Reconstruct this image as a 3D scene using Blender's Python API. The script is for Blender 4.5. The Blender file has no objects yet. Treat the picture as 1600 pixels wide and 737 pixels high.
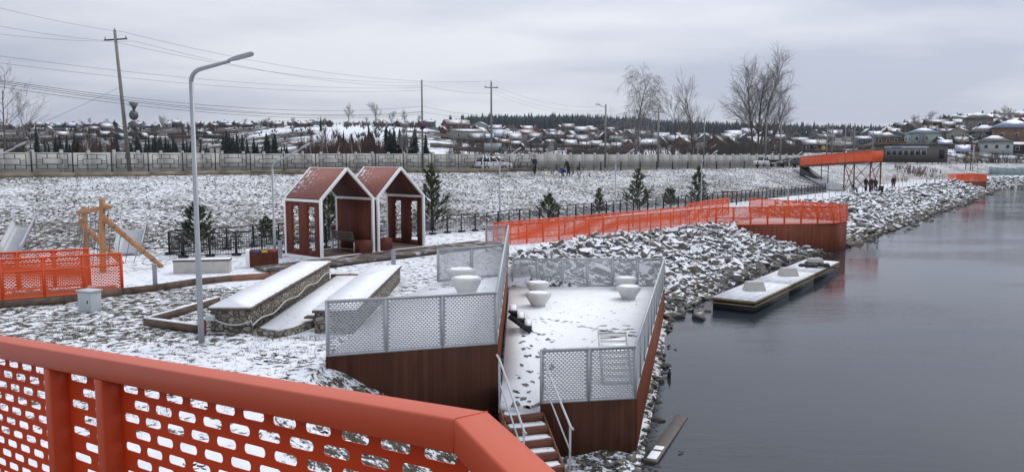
import bpy, bmesh, math, random
import numpy as np
from mathutils import Vector, Matrix

R = math.radians
rng = np.random.default_rng(11)
random.seed(11)
sc = bpy.context.scene
COL = sc.collection

# ------------------------------------------------------------------ camera
FPX, CX, CY, HOR = 1230.0, 800.0, 368.5, 246.0
PITCH = math.atan((CY - HOR) / FPX)
EYE = np.array([0.0, 0.0, 6.0])
cam_d = bpy.data.cameras.new("camera")
cam = bpy.data.objects.new("camera", cam_d)
COL.objects.link(cam)
cam.location = EYE
cam.rotation_euler = (R(90) - PITCH, 0, 0)
cam_d.sensor_width = 36.0
cam_d.lens = 36.0 * FPX / 1600.0
cam_d.clip_start = 0.05
cam_d.clip_end = 9000
sc.camera = cam

# ------------------------------------------------------------------ world: overcast sky over a physical sky
SUN_EL, SUN_AZ = R(46), R(42)
world = bpy.data.worlds.new("World")
sc.world = world
world.use_nodes = True
nt = world.node_tree
nt.nodes.clear()
N = nt.nodes.new
wo = N("ShaderNodeOutputWorld")
sky = N("ShaderNodeTexSky")
sky.sky_type = 'NISHITA'
sky.sun_disc = False
sky.sun_elevation = SUN_EL
sky.sun_rotation = SUN_AZ
bg1 = N("ShaderNodeBackground"); bg1.inputs[1].default_value = 0.06
nt.links.new(sky.outputs[0], bg1.inputs[0])
tc = N("ShaderNodeTexCoord")
sep = N("ShaderNodeSeparateXYZ"); nt.links.new(tc.outputs["Generated"], sep.inputs[0])
def wmath(op, a, b=None, clamp=False):
    m = N("ShaderNodeMath"); m.operation = op; m.use_clamp = clamp
    for i, x in enumerate((a, b)):
        if x is None: continue
        if isinstance(x, (int, float)): m.inputs[i].default_value = x
        else: nt.links.new(x, m.inputs[i])
    return m.outputs[0]
zc = wmath('MAXIMUM', sep.outputs[2], 0.0)
den = wmath('ADD', zc, 0.12)
comb = N("ShaderNodeCombineXYZ")
nt.links.new(wmath('DIVIDE', sep.outputs[0], den), comb.inputs[0])
nt.links.new(wmath('DIVIDE', sep.outputs[1], den), comb.inputs[1])
n1 = N("ShaderNodeTexNoise"); n1.inputs["Scale"].default_value = 0.55; n1.inputs["Detail"].default_value = 6; n1.inputs["Roughness"].default_value = 0.5
mp = N("ShaderNodeMapping"); mp.inputs["Scale"].default_value = (0.7, 1.0, 1); mp.inputs["Location"].default_value = (3.1, 1.7, 0)
nt.links.new(comb.outputs[0], mp.inputs[0]); nt.links.new(mp.outputs[0], n1.inputs["Vector"])
cr = N("ShaderNodeValToRGB")
cr.color_ramp.elements[0].position = 0.38; cr.color_ramp.elements[0].color = (0.435, 0.468, 0.56, 1)
cr.color_ramp.elements[1].position = 0.60; cr.color_ramp.elements[1].color = (0.675, 0.70, 0.752, 1)
nt.links.new(n1.outputs[0], cr.inputs[0])
# brighter overhead, as an overcast sky is
gain = wmath('ADD', wmath('MULTIPLY', wmath('POWER', zc, 1.3), 0.75), 0.93)
sdir_ = (math.sin(SUN_AZ) * math.cos(SUN_EL), math.cos(SUN_AZ) * math.cos(SUN_EL), math.sin(SUN_EL))
dotn = N("ShaderNodeVectorMath"); dotn.operation = 'DOT_PRODUCT'
nt.links.new(tc.outputs["Generated"], dotn.inputs[0]); dotn.inputs[1].default_value = sdir_
gain = wmath('MULTIPLY', gain, wmath('ADD', 0.93, wmath('MULTIPLY', dotn.outputs["Value"], 0.22)))
mulc = N("ShaderNodeVectorMath"); mulc.operation = 'SCALE'
nt.links.new(cr.outputs[0], mulc.inputs[0]); nt.links.new(gain, mulc.inputs["Scale"])
bg2 = N("ShaderNodeBackground"); bg2.inputs[1].default_value = 1.0
nt.links.new(mulc.outputs[0], bg2.inputs[0])
mx = N("ShaderNodeMixShader"); mx.inputs[0].default_value = 0.95
nt.links.new(bg1.outputs[0], mx.inputs[1]); nt.links.new(bg2.outputs[0], mx.inputs[2])
nt.links.new(mx.outputs[0], wo.inputs[0])

sun_d = bpy.data.lights.new("sun", 'SUN')
sun_d.energy = 1.0
sun_d.angle = R(20)
sun_d.color = (1.0, 0.96, 0.9)
sun = bpy.data.objects.new("sun", sun_d)
COL.objects.link(sun)
# Nishita: rotation 0 = +Y, clockwise seen from above
sd = Vector((math.sin(SUN_AZ) * math.cos(SUN_EL), math.cos(SUN_AZ) * math.cos(SUN_EL), math.sin(SUN_EL)))
sun.rotation_euler = sd.to_track_quat('Z', 'Y').to_euler()
sun.location = (0, 0, 60)

vs = sc.view_settings
vs.view_transform = 'Standard'
vs.look = 'None'
vs.exposure = 0.28
vs.gamma = 1.0
vs.use_curve_mapping = False

HAZE = 0.00011
# ------------------------------------------------------------------ measuring helpers
ct, st = math.cos(PITCH), math.sin(PITCH)
def ray(px, py):
    u, v = (px - CX) / FPX, (CY - py) / FPX
    return np.array([u, ct + v * st, -st + v * ct])
def G(px, py, z):
    """point of height z seen at a place measured in the photograph"""
    d = ray(px, py)
    t = (z - EYE[2]) / d[2]
    return (EYE[0] + d[0] * t, EYE[1] + d[1] * t)
def Dp(px, py, y):
    """point at distance y ahead"""
    d = ray(px, py); t = y / d[1]
    return np.array([d[0] * t, y, EYE[2] + d[2] * t])
def Xat(px, y):
    return (px - CX) / FPX * y

# ------------------------------------------------------------------ mesh builder
class MB:
    def __init__(self):
        self.v = []; self.n = 0; self.f = {}; self.mi = {}; self.cm = 0
    def add(self, verts, faces):
        verts = np.asarray(verts, dtype=np.float64).reshape(-1, 3)
        if isinstance(faces, np.ndarray): faces = [faces]
        for fa in faces:
            fa = np.asarray(fa, dtype=np.int64)
            if fa.ndim == 1: fa = fa[None, :]
            k = fa.shape[1]
            self.f.setdefault(k, []).append(fa + self.n)
            self.mi.setdefault(k, []).append(np.full(len(fa), self.cm, dtype=np.int32))
        self.v.append(verts); self.n += len(verts)
        return self
    def box(self, c, s, rz=0.0, top=None):
        """box centred at c, size s; top=(sx,sy) scales the upper face"""
        hx, hy, hz = s[0] / 2, s[1] / 2, s[2] / 2
        tx, ty = (1, 1) if top is None else top
        p = np.array([(-hx, -hy, -hz), (hx, -hy, -hz), (hx, hy, -hz), (-hx, hy, -hz),
                      (-hx * tx, -hy * ty, hz), (hx * tx, -hy * ty, hz), (hx * tx, hy * ty, hz), (-hx * tx, hy * ty, hz)])
        if rz:
            a, b = math.cos(rz), math.sin(rz)
            p = np.stack([p[:, 0] * a - p[:, 1] * b, p[:, 0] * b + p[:, 1] * a, p[:, 2]], 1)
        p = p + np.asarray(c, dtype=float)
        return self.add(p, np.array([(0, 3, 2, 1), (4, 5, 6, 7), (0, 1, 5, 4), (1, 2, 6, 5), (2, 3, 7, 6), (3, 0, 4, 7)]))
    def beam(self, p0, p1, w, h=None, up=(0, 0, 1)):
        """rectangular bar from p0 to p1; w across, h along up"""
        h = w if h is None else h
        p0 = np.asarray(p0, float); p1 = np.asarray(p1, float)
        d = p1 - p0; d = d / (np.linalg.norm(d) + 1e-12)
        up = np.asarray(up, float)
        if abs(np.dot(up, d)) > 0.98: up = np.array([0, 1.0, 0])
        s = np.cross(d, up); s /= np.linalg.norm(s)
        u = np.cross(s, d)
        q = []
        for p in (p0, p1):
            for a, b in ((-1, -1), (1, -1), (1, 1), (-1, 1)):
                q.append(p + s * a * w / 2 + u * b * h / 2)
        return self.add(q, np.array([(0, 1, 2, 3), (7, 6, 5, 4), (0, 4, 5, 1), (1, 5, 6, 2), (2, 6, 7, 3), (3, 7, 4, 0)]))
    def tube(self, pts, rad, n=6, cap=True):
        pts = np.asarray(pts, float); m = len(pts)
        rad = np.full(m, rad) if np.isscalar(rad) else np.asarray(rad, float)
        tan = np.zeros_like(pts)
        tan[1:-1] = pts[2:] - pts[:-2]; tan[0] = pts[1] - pts[0]; tan[-1] = pts[-1] - pts[-2]
        tan /= np.linalg.norm(tan, axis=1)[:, None] + 1e-12
        ref = np.array([0, 0, 1.0]) if abs(tan[0, 2]) < 0.9 else np.array([1.0, 0, 0])
        a = np.linspace(0, 2 * np.pi, n, endpoint=False)
        V = []
        for i in range(m):
            s = np.cross(tan[i], ref); s /= np.linalg.norm(s) + 1e-12
            u = np.cross(s, tan[i]); ref = u
            V.append(pts[i] + rad[i] * (np.cos(a)[:, None] * s + np.sin(a)[:, None] * u))
        V = np.concatenate(V)
        i = np.arange(m - 1)[:, None] * n; j = np.arange(n)[None, :]; j2 = (j + 1) % n
        F = np.stack([i + j, i + j2, i + n + j2, i + n + j], -1).reshape(-1, 4)
        fs = [F]
        if cap and n > 2:
            fs += [np.arange(n)[::-1], np.arange(n) + (m - 1) * n]
        return self.add(V, fs)
    def prism(self, poly, z0, z1):
        """vertical prism over a plan polygon; z0/z1 scalars or per-vertex"""
        m = len(poly)
        z0 = np.full(m, z0) if np.isscalar(z0) else np.asarray(z0); z1 = np.full(m, z1) if np.isscalar(z1) else np.asarray(z1)
        V = [(p[0], p[1], a) for p, a in zip(poly, z0)] + [(p[0], p[1], a) for p, a in zip(poly, z1)]
        fs = [np.arange(m)[::-1], np.arange(m) + m]
        fs.append(np.array([(i, (i + 1) % m, (i + 1) % m + m, i + m) for i in range(m)]))
        return self.add(V, fs)
    def lathe(self, c, prof, n=12, sx=1.0):
        """profile of (r, z) turned about the vertical through c"""
        a = np.linspace(0, 2 * np.pi, n, endpoint=False)
        V = np.concatenate([np.stack([c[0] + r * np.cos(a) * sx, c[1] + r * np.sin(a), np.full(n, c[2] + z)], 1) for r, z in prof])
        m = len(prof)
        i = np.arange(m - 1)[:, None] * n; j = np.arange(n)[None, :]; j2 = (j + 1) % n
        F = np.stack([i + j, i + j2, i + n + j2, i + n + j], -1).reshape(-1, 4)
        return self.add(V, [F, np.arange(n)[::-1], np.arange(n) + (m - 1) * n])
    def mesh(self, name, mats):
        me = bpy.data.meshes.new(name)
        V = np.concatenate(self.v) if self.v else np.zeros((0, 3))
        loops = []; starts = []; totals = []; mi = []; pos = 0
        for k, lst in self.f.items():
            F = np.concatenate(lst); M_ = np.concatenate(self.mi[k])
            loops.append(F.ravel()); starts.append(pos + np.arange(len(F)) * k); totals.append(np.full(len(F), k)); mi.append(M_)
            pos += F.size
        me.vertices.add(len(V)); me.vertices.foreach_set("co", V.astype(np.float32).ravel())
        if pos:
            L = np.concatenate(loops); me.loops.add(pos); me.loops.foreach_set("vertex_index", L.astype(np.int32))
            S = np.concatenate(starts); me.polygons.add(len(S))
            me.polygons.foreach_set("loop_start", S.astype(np.int32))
            me.polygons.foreach_set("material_index", np.concatenate(mi).astype(np.int32))
        me.update(calc_edges=True)
        for m in (mats if isinstance(mats, (list, tuple)) else [mats]):
            me.materials.append(m)
        return me
    def build(self, name, mats, parent=None, world=True, smooth=False, bevel=0.0, kind=None, label=None):
        """link as ONE object; with world=True the vertices are world coordinates and are moved into the parent's frame"""
        if parent is not None and world:
            off = Vector(parent["_b"]) if "_b" in parent.keys() else Vector((0, 0, 0))
            self.v = [v - np.array(off) for v in self.v]
        o = bpy.data.objects.new(name, self.mesh(name, mats))
        COL.objects.link(o)
        if parent is not None:
            o.parent = parent
            if "_b" in parent.keys(): o["_b"] = list(parent["_b"])
        if smooth:
            o.data.polygons.foreach_set("use_smooth", [True] * len(o.data.polygons))
        if bevel:
            b = o.modifiers.new("bevel", 'BEVEL'); b.width = bevel; b.segments = 2; b.limit_method = 'ANGLE'
        if kind: o["kind"] = kind
        if label: o["label"] = label
        return o

def thing(name, label, cat, loc=(0, 0, 0), rz=0.0, group=None):
    o = bpy.data.objects.new(name, None); COL.objects.link(o)
    o.location = loc; o.rotation_euler = (0, 0, rz); o.empty_display_size = 0.2
    o["label"] = label; o["category"] = cat
    if group: o["group"] = group
    o["_b"] = [float(x) for x in loc]
    return o
def tag(o, label, cat, group=None, kind=None):
    o["label"] = label; o["category"] = cat
    if group: o["group"] = group
    if kind: o["kind"] = kind
    return o
def struct(o, kind='structure'):
    o["kind"] = kind
    return o
def rebase(o, loc):
    """give a one-mesh thing built in world coordinates an origin at its base"""
    o.data.transform(Matrix.Translation(-Vector(loc))); o.location = loc
    return o
def copy_tree(o, loc=None, rz=None, scale=None, label=None, parent=None):
    c = o.copy(); COL.objects.link(c)
    if parent is not None: c.parent = parent
    if loc is not None: c.location = loc
    if rz is not None: c.rotation_euler = (0, 0, rz)
    if scale is not None: c.scale = scale if isinstance(scale, (tuple, list)) else (scale,) * 3
    if label: c["label"] = label
    for ch in list(o.children): copy_tree(ch, parent=c)
    return c

# ------------------------------------------------------------------ materials
_m = {}
class NB:
    """small node-tree builder"""
    def __init__(self, name):
        self.m = bpy.data.materials.new(name); self.m.use_nodes = True
        self.t = self.m.node_tree; self.t.nodes.clear()
        self.out = self.t.nodes.new("ShaderNodeOutputMaterial")
        self.p = self.t.nodes.new("ShaderNodeBsdfPrincipled")
        self.t.links.new(self.p.outputs[0], self.out.inputs[0])
    def n(self, typ, **kw):
        x = self.t.nodes.new(typ)
        for k, v in kw.items(): setattr(x, k, v)
        return x
    def l(self, a, b): self.t.links.new(a, b)
    def put(self, sock, v):
        if isinstance(v, bpy.types.NodeSocket): self.l(v, sock)
        else: sock.default_value = v
    def coord(self, which="Object", scale=(1, 1, 1), rot=(0, 0, 0)):
        if which == "World":
            g = self.n("ShaderNodeNewGeometry").outputs["Position"]
        else:
            g = self.n("ShaderNodeTexCoord").outputs[which]
        mp = self.n("ShaderNodeMapping"); mp.inputs["Scale"].default_value = scale; mp.inputs["Rotation"].default_value = rot
        self.l(g, mp.inputs[0]); return mp.outputs[0]
    def noise(self, vec, scale=5, detail=4, rough=0.55, dist=0.0):
        x = self.n("ShaderNodeTexNoise"); self.l(vec, x.inputs["Vector"])
        x.inputs["Scale"].default_value = scale; x.inputs["Detail"].default_value = detail
        x.inputs["Roughness"].default_value = rough; x.inputs["Distortion"].default_value = dist
        return x.outputs[0]
    def ramp(self, fac, stops):
        x = self.n("ShaderNodeValToRGB"); self.l(fac, x.inputs[0])
        e = x.color_ramp.elements
        while len(e) < len(stops): e.new(0.5)
        for i, (p, c) in enumerate(stops):
            e[i].position = p; e[i].color = (*c, 1) if len(c) == 3 else c
        return x.outputs[0]
    def math(self, op, a, b=None, clamp=False):
        x = self.n("ShaderNodeMath", operation=op, use_clamp=clamp)
        self.put(x.inputs[0], a)
        if b is not None: self.put(x.inputs[1], b)
        return x.outputs[0]
    def mix(self, fac, a, b):
        x = self.n("ShaderNodeMix", data_type='RGBA')
        self.put(x.inputs["Factor"], fac)
        for s, v in (("A", a), ("B", b)):
            sock = [i for i in x.inputs if i.name == s and i.type == 'RGBA'][0]
            self.put(sock, (*v, 1) if isinstance(v, tuple) and len(v) == 3 else v)
        return [o for o in x.outputs if o.type == 'RGBA'][0]
    def smooth(self, v, a, b):
        x = self.n("ShaderNodeMapRange", interpolation_type='SMOOTHSTEP')
        self.put(x.inputs["Value"], v); self.put(x.inputs["From Min"], a); self.put(x.inputs["From Max"], b)
        return x.outputs["Result"]
    def bump(self, h, strength=0.3, dist=0.02):
        x = self.n("ShaderNodeBump"); x.inputs["Strength"].default_value = strength; x.inputs["Distance"].default_value = dist
        self.l(h, x.inputs["Height"]); self.l(x.outputs[0], self.p.inputs["Normal"])
    def set(self, col=None, rough=None, metal=None, spec=None):
        if col is not None: self.put(self.p.inputs["Base Color"], (*col, 1) if isinstance(col, tuple) and len(col) == 3 else col)
        if rough is not None: self.put(self.p.inputs["Roughness"], rough)
        if metal is not None: self.put(self.p.inputs["Metallic"], metal)
        if spec is not None: self.put(self.p.inputs["Specular IOR Level"], spec)
        return self.m

SNOW = (0.80, 0.82, 0.86)
def mat(name, col, rough=0.6, metal=0.0, var=0.2, scale=3.0, stretch=(1, 1, 1), bump=0.0, bscale=30.0, spec=0.4, snow=0.0, dirt=None):
    """noisy plain surface; snow>0 lays snow on faces that look up"""
    if name in _m: return _m[name]
    b = NB(name)
    v = b.coord("Object", stretch)
    n = b.noise(v, scale, 6, 0.6)
    lo = tuple(c * (1 - var) for c in col); hi = tuple(min(1, c * (1 + var)) for c in col)
    c = b.ramp(n, [(0.3, lo), (0.7, hi)])
    if dirt:
        n3 = b.noise(v, scale * 0.6, 5, 0.65)
        c = b.mix(b.smooth(n3, 0.52, 0.72), c, dirt)
    if snow > 0:
        g = b.n("ShaderNodeNewGeometry"); s = b.n("ShaderNodeSeparateXYZ"); b.l(g.outputs["Normal"], s.inputs[0])
        nn = b.noise(b.coord("World"), 5.0, 4, 0.6)
        k = b.math('ADD', s.outputs[2], b.math('MULTIPLY', b.math('SUBTRACT', nn, 0.5), 1.1))
        f = b.smooth(k, 1.0 - snow - 0.06, 1.0 - snow + 0.06)
        c = b.mix(f, c, SNOW)
    if bump: b.bump(b.noise(v, bscale, 5, 0.6), bump, 0.02)
    _m[name] = b.set(c, rough, metal, spec)
    return _m[name]

def mat_cladding(name, col, board=0.12, axis='x', streak=0.35):
    """vertical boards, each of its own tone, with streaks of weathering"""
    if name in _m: return _m[name]
    b = NB(name)
    tcx = b.n("ShaderNodeTexCoord"); sp = b.n("ShaderNodeSeparateXYZ"); b.l(tcx.outputs["Object"], sp.inputs[0])
    along = b.math('ADD', sp.outputs[0], b.math('MULTIPLY', sp.outputs[1], 0.73))
    q = b.math('DIVIDE', along, board)
    fl = b.math('FLOOR', q)
    wn = b.n("ShaderNodeTexWhiteNoise", noise_dimensions='1D'); b.l(fl, wn.inputs["W"])
    fr = b.math('FRACT', q)
    groove = b.math('LESS_THAN', fr, 0.06)
    st_ = b.noise(b.coord("Object", (14, 14, 0.9)), 1.0, 5, 0.65)
    base = b.mix(wn.outputs["Value"], tuple(c * 0.8 for c in col), tuple(c * 1.2 for c in col))
    c = b.mix(b.smooth(st_, 0.45, 0.75), base, tuple(x * (1 - streak) * 0.9 for x in col))
    n2 = b.noise(b.coord("Object"), 0.7, 4, 0.6)
    c = b.mix(b.math('MULTIPLY', b.smooth(n2, 0.5, 0.8), 0.45), c, (col[0] * 1.25 + 0.02, col[1] * 1.3 + 0.02, col[2] * 1.4 + 0.02))
    c = b.mix(groove, c, tuple(x * 0.6 for x in col))
    b.bump(b.math('SUBTRACT', 1.0, groove), 0.25, 0.003)
    _m[name] = b.set(c, 0.7, 0, 0.12)
    return _m[name]

M_snow = None
def make_deck_snow():
    b = NB("trodden_snow")
    v = b.coord("World")
    n = b.noise(v, 1.1, 6, 0.62); n2 = b.noise(v, 9, 5, 0.6)
    c = b.ramp(n, [(0.3, (0.70, 0.73, 0.78)), (0.6, (0.83, 0.845, 0.875))])
    worn = b.smooth(b.math('ADD', b.math('MULTIPLY', n2, 0.5), b.math('MULTIPLY', b.noise(v, 0.55, 5, 0.6), 0.5)), 0.615, 0.655)
    c = b.mix(worn, c, (0.12, 0.09, 0.07))
    b.bump(b.math('ADD', b.math('MULTIPLY', n, 0.6), b.math('MULTIPLY', n2, 0.4)), 0.35, 0.05)
    return b.set(c, 0.75, 0, 0.25)
M_snow = make_deck_snow()
def make_clean_snow():
    b = NB("clean_snow")
    v = b.coord("World")
    n = b.noise(v, 2.1, 6, 0.6)
    c = b.ramp(n, [(0.3, (0.77, 0.79, 0.82)), (0.6, (0.84, 0.855, 0.875))])
    dots = b.smooth(b.noise(v, 6.0, 3, 0.6), 0.665, 0.70)
    c = b.mix(b.math('MULTIPLY', dots, 0.75), c, (0.2, 0.17, 0.15))
    b.bump(n, 0.12, 0.05)
    return b.set(c, 0.75, 0, 0.25)
M_csnow = make_clean_snow()

M_orange = mat("orange_paint", (0.54, 0.080, 0.027), 0.42, 0, 0.05, 2.0, bump=0.03, bscale=60, spec=0.45, dirt=(0.50, 0.088, 0.034))
M_orange2 = mat("orange_paint_far", (0.80, 0.118, 0.034), 0.5, 0, 0.08, 1.0, spec=0.4)
M_osheet = mat("orange_sheet_paint", (0.60, 0.062, 0.014), 0.5, 0, 0.05, 2.0, spec=0.25)
M_redsteel = mat("dark_red_steel", (0.085, 0.028, 0.022), 0.55, 0, 0.2, 2.0)
M_galv = mat("galvanised_steel", (0.44, 0.455, 0.48), 0.5, 0.15, 0.12, 6.0, spec=0.5)
M_pink = mat("primed_grey_pink_sheet", (0.42, 0.34, 0.33), 0.55, 0.1, 0.12, 4.0)
M_lamp = mat("lamp_grey_paint", (0.34, 0.355, 0.38), 0.45, 0.2, 0.08, 2.0, spec=0.5)
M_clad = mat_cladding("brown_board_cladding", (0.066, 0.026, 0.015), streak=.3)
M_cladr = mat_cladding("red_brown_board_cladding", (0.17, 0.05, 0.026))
M_pav = mat_cladding("pavilion_boards", (0.155, 0.047, 0.031), 0.1)
M_pavfloor = mat("dark_plank_floor", (0.12, 0.06, 0.045), 0.6, 0, 0.3, 8.0, (1, 8, 1), dirt=(0.35, 0.33, 0.33))
M_white = mat("white_frame_paint", (0.87, 0.87, 0.86), 0.4, 0, 0.04, 2.0, spec=0.45)
M_black = mat("black_metal", (0.018, 0.018, 0.02), 0.5, 0, 0.2, 3.0)
M_concrete = mat("pale_concrete", (0.46, 0.45, 0.42), 0.8, 0, 0.12, 3.0, bump=0.15, bscale=40)
M_planter = mat("white_cast_stone", (0.60, 0.60, 0.58), 0.7, 0, 0.07, 3.0, bump=0.08, bscale=40)
M_step = mat("red_brown_step_wood", (0.17, 0.065, 0.04), 0.6, 0, 0.35, 3.0, (1, 1, 6))
M_log = mat("peeled_log", (0.42, 0.21, 0.095), 0.65, 0, 0.3, 4.0, (3, 3, 0.8), bump=0.1)
M_rope = mat("grey_rope", (0.17, 0.17, 0.18), 0.8)
M_steel = mat("stainless_slide", (0.34, 0.35, 0.37), 0.42, 0.4, 0.1, 2.0, spec=0.5)
M_timber = mat("old_timber", (0.115, 0.075, 0.055), 0.75, 0, 0.4, 5.0, (1, 1, 1))
M_redtimber = mat("path_edge_timber", (0.26, 0.125, 0.075), 0.7, 0, 0.35, 3.0)
M_dark = mat("dark_rubber", (0.02, 0.02, 0.022), 0.6)
M_cab = mat("cabinet_grey", (0.47, 0.52, 0.54), 0.5, 0, 0.05, 2.0, dirt=(0.42, 0.46, 0.47))

# ------------------------------------------------------------------ the lie of the land
L_S = [(1.2, -60), (1.2, 0), (1.9, 8), (2.9, 15), (4.6, 22), (6.3, 29.5), (8.6, 33), (14.0, 42), (22.0, 52), (31.3, 64), (42.8, 80), (56, 98), (76, 126), (92, 150), (150, 185), (420, 260)]
L_B = [(-6, -60), (-6, 0), (-5.2, 8), (-4.3, 13), (-3.2, 17), (-1.0, 24), (0.6, 33), (4.5, 40), (11.5, 47.5), (16.0, 55), (22.7, 66.5), (33.7, 80.6), (50, 102), (79, 139), (98, 158), (150, 192), (420, 268)]
L_F = [(-90, 12), (-45, 25), (-30, 30), (-22, 32.5), (-14, 34), (-9, 36.5), (-4.5, 43), (3.2, 52), (9, 60.5), (15, 67), (25, 78), (35.5, 90.5), (43, 100), (52, 113), (72, 140), (98, 163), (150, 200), (420, 276)]
L_T = [(-90, 32), (-55, 45), (-35.5, 53.5), (-24, 64), (-10, 73), (2.2, 79.5), (14.6, 90), (28, 101.5), (40, 111.5), (48, 122), (60, 145), (84, 172), (150, 212), (420, 290)]
L_W = [(-90, 52), (-60, 63), (-45.5, 70.5), (-33.7, 92), (-9.4, 115), (22, 136), (59, 166), (78, 186), (150, 226), (420, 304)]
LAND = [(3000, 400), (4000, 4000), (-4000, 4000), (-4000, -60)]

def sdist(line, P):
    """signed distance to a line across the site, positive on the landward side"""
    L = np.asarray(line, float); best = np.full(len(P), 1e9)
    for a, b in zip(L[:-1], L[1:]):
        d = b - a; t = np.clip(((P - a) @ d) / (d @ d), 0, 1)
        q = P - (a + t[:, None] * d)
        best = np.minimum(best, np.hypot(q[:, 0], q[:, 1]))
    poly = np.array(list(map(tuple, line)) + LAND, float)
    ins = np.zeros(len(P), bool)
    x, y = P[:, 0], P[:, 1]
    j = len(poly) - 1
    for i in range(len(poly)):
        xi, yi, xj, yj = *poly[i], *poly[j]
        c = ((yi > y) != (yj > y)) & (x < (xj - xi) * (y - yi) / ((yj - yi) + 1e-12) + xi)
        ins ^= c; j = i
    return np.where(ins, best, -best)

HC = np.array([-400, 0, 200, 350, 500, 640, 760, 870, 1000, 1130, 1240, 1320, 1400, 1500, 1600, 1900.])
HR = np.array([110, 150, 220, 300, 400, 500, 700, 1000, 1400, 2600.])
HY = np.array([
    # rows: image height of the ground at each distance
    [258, 252, 248, 238, 216, 200, 206, 216, 216, 226],
    [258, 252, 248, 238, 215, 199, 206, 216, 216, 226],
    [258, 252, 248, 234, 211, 198, 204, 216, 216, 226],
    [258, 252, 247, 234, 211, 197, 204, 212, 212, 222],
    [258, 252, 246, 226, 202, 195, 201, 210, 210, 220],
    [258, 252, 245, 224, 203, 196, 201, 208, 210, 218],
    [258, 252, 245, 232, 218, 207, 200, 201, 198, 212],
    [258, 252, 244, 233, 220, 212, 204, 200, 197, 212],
    [258, 252, 244, 236, 225, 216, 208, 204, 201, 212],
    [258, 252, 244, 237, 227, 219, 212, 208, 206, 214],
    [258, 252, 246, 237, 227, 220, 214, 211, 210, 218],
    [262, 254, 246, 235, 224, 218, 214, 212, 211, 218],
    [270, 260, 243, 222, 205, 206, 212, 214, 214, 220],
    [275, 264, 240, 212, 191, 191, 202, 214, 216, 220],
    [280, 268, 236, 206, 184, 184, 196, 212, 216, 220],
    [284, 270, 236, 204, 181, 181, 194, 212, 216, 220.]])
HZ = np.zeros_like(HY)
for _i in range(HY.shape[0]):
    for _j in range(HY.shape[1]):
        d_ = ray(800, HY[_i, _j]); HZ[_i, _j] = EYE[2] + d_[2] / d_[1] * HR[_j]

def vnoise(x, y, seed=0):
    xi = np.floor(x).astype(np.int64); yi = np.floor(y).astype(np.int64)
    fx = x - xi; fy = y - yi; fx = fx * fx * (3 - 2 * fx); fy = fy * fy * (3 - 2 * fy)
    def h(a, b):
        n = (a * 374761393 + b * 668265263 + seed * 1442695041) & 0x7fffffff
        n = ((n ^ (n >> 13)) * 1274126177) & 0x7fffffff
        return ((n ^ (n >> 16)) & 0xffff) / 65535.0
    return (h(xi, yi) * (1 - fx) + h(xi + 1, yi) * fx) * (1 - fy) + (h(xi, yi + 1) * (1 - fx) + h(xi + 1, yi + 1) * fx) * fy
def fbm(x, y, o=4, seed=0):
    s = 0; a = 0.5
    for i in range(o):
        s = s + a * vnoise(x * 2 ** i, y * 2 ** i, seed + i); a *= 0.5
    return s - 0.5

def hill(P):
    r = np.clip(P[:, 1], 110, 2600); px = CX + FPX * P[:, 0] / np.maximum(P[:, 1], 1)
    px = np.clip(px, HC[0], HC[-1])
    i = np.clip(np.searchsorted(HC, px) - 1, 0, len(HC) - 2); j = np.clip(np.searchsorted(HR, r) - 1, 0, len(HR) - 2)
    u = (px - HC[i]) / (HC[i + 1] - HC[i]); u = u * u * (3 - 2 * u)
    v = (r - HR[j]) / (HR[j + 1] - HR[j])
    z = (HZ[i, j] * (1 - u) + HZ[i + 1, j] * u) * (1 - v) + (HZ[i, j + 1] * (1 - u) + HZ[i + 1, j + 1] * u) * v
    return z + fbm(P[:, 0] / 30, P[:, 1] / 30, 3, 5) * 2.2 * np.clip((r - 160) / 200, 0, 1)

def ground(P, parts=False):
    P = np.asarray(P, float).reshape(-1, 2)
    ds, db, df, dt_, dw = (sdist(l, P) for l in (L_S, L_B, L_F, L_T, L_W))
    zs = [-0.12, 1.93, 2.06, 4.62, 4.3]
    D = [ds, db, df, dt_, dw]
    z = np.where(ds < 0, np.maximum(-0.12 + 0.4 * ds, -2.5), 0.0)
    for k in range(4):
        a, b = D[k], D[k + 1]
        m = (a >= 0) & (b < 0)
        t = a / np.maximum(a - b, 1e-6)
        if k == 2: t = t ** 0.9
        if k == 0: t = np.clip(t * 1.12, 0, 1)
        z = np.where(m, zs[k] + (zs[k + 1] - zs[k]) * t, z)
    h = hill(P)
    k = np.clip(dw / 45, 0, 1); k = k * k * (3 - 2 * k)
    z = np.where(dw >= 0, zs[4] * (1 - k) + h * k, z)
    lump = fbm(P[:, 0] * 0.9, P[:, 1] * 0.9, 4, 2) * 0.16 + fbm(P[:, 0] * 0.25, P[:, 1] * 0.25, 3, 9) * 0.25 * np.clip(df / 4, 0, 1) * np.clip(-dt_ / 2, 0, 1)
    lump = lump * np.clip(ds / 2 + 0.2, 0, 1)
    z = z + lump * np.where((db > 0) & (df < 0), 0.35, 1.0)
    X_, Y_ = P[:, 0], P[:, 1]
    under = (Y_ > 14.9) & (Y_ < 29.1) & (X_ > -0.3) & (X_ < 2.5 + (Y_ - 15.7) * 0.239)
    z = np.where(under, np.minimum(z, 0.75), z)
    z = np.where((Y_ > 11) & (Y_ <= 15.2) & (X_ > -0.9) & (X_ < 2.6), np.minimum(z, 0.12 + 0.1 * np.clip(-X_, 0, 1)), z)
    dip = (Y_ > 8) & (Y_ < 16.9) & (X_ > -3.75) & (X_ < 2)
    z = np.where(dip, np.minimum(z, np.maximum(1.9 - (X_ + 3.75) * 0.62, 0.15) + fbm(X_ * 1.3, Y_ * 1.3, 3, 4) * .3), z)
    return (z, D) if parts else z
def gz(x, y): return float(ground([(x, y)])[0])

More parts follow.
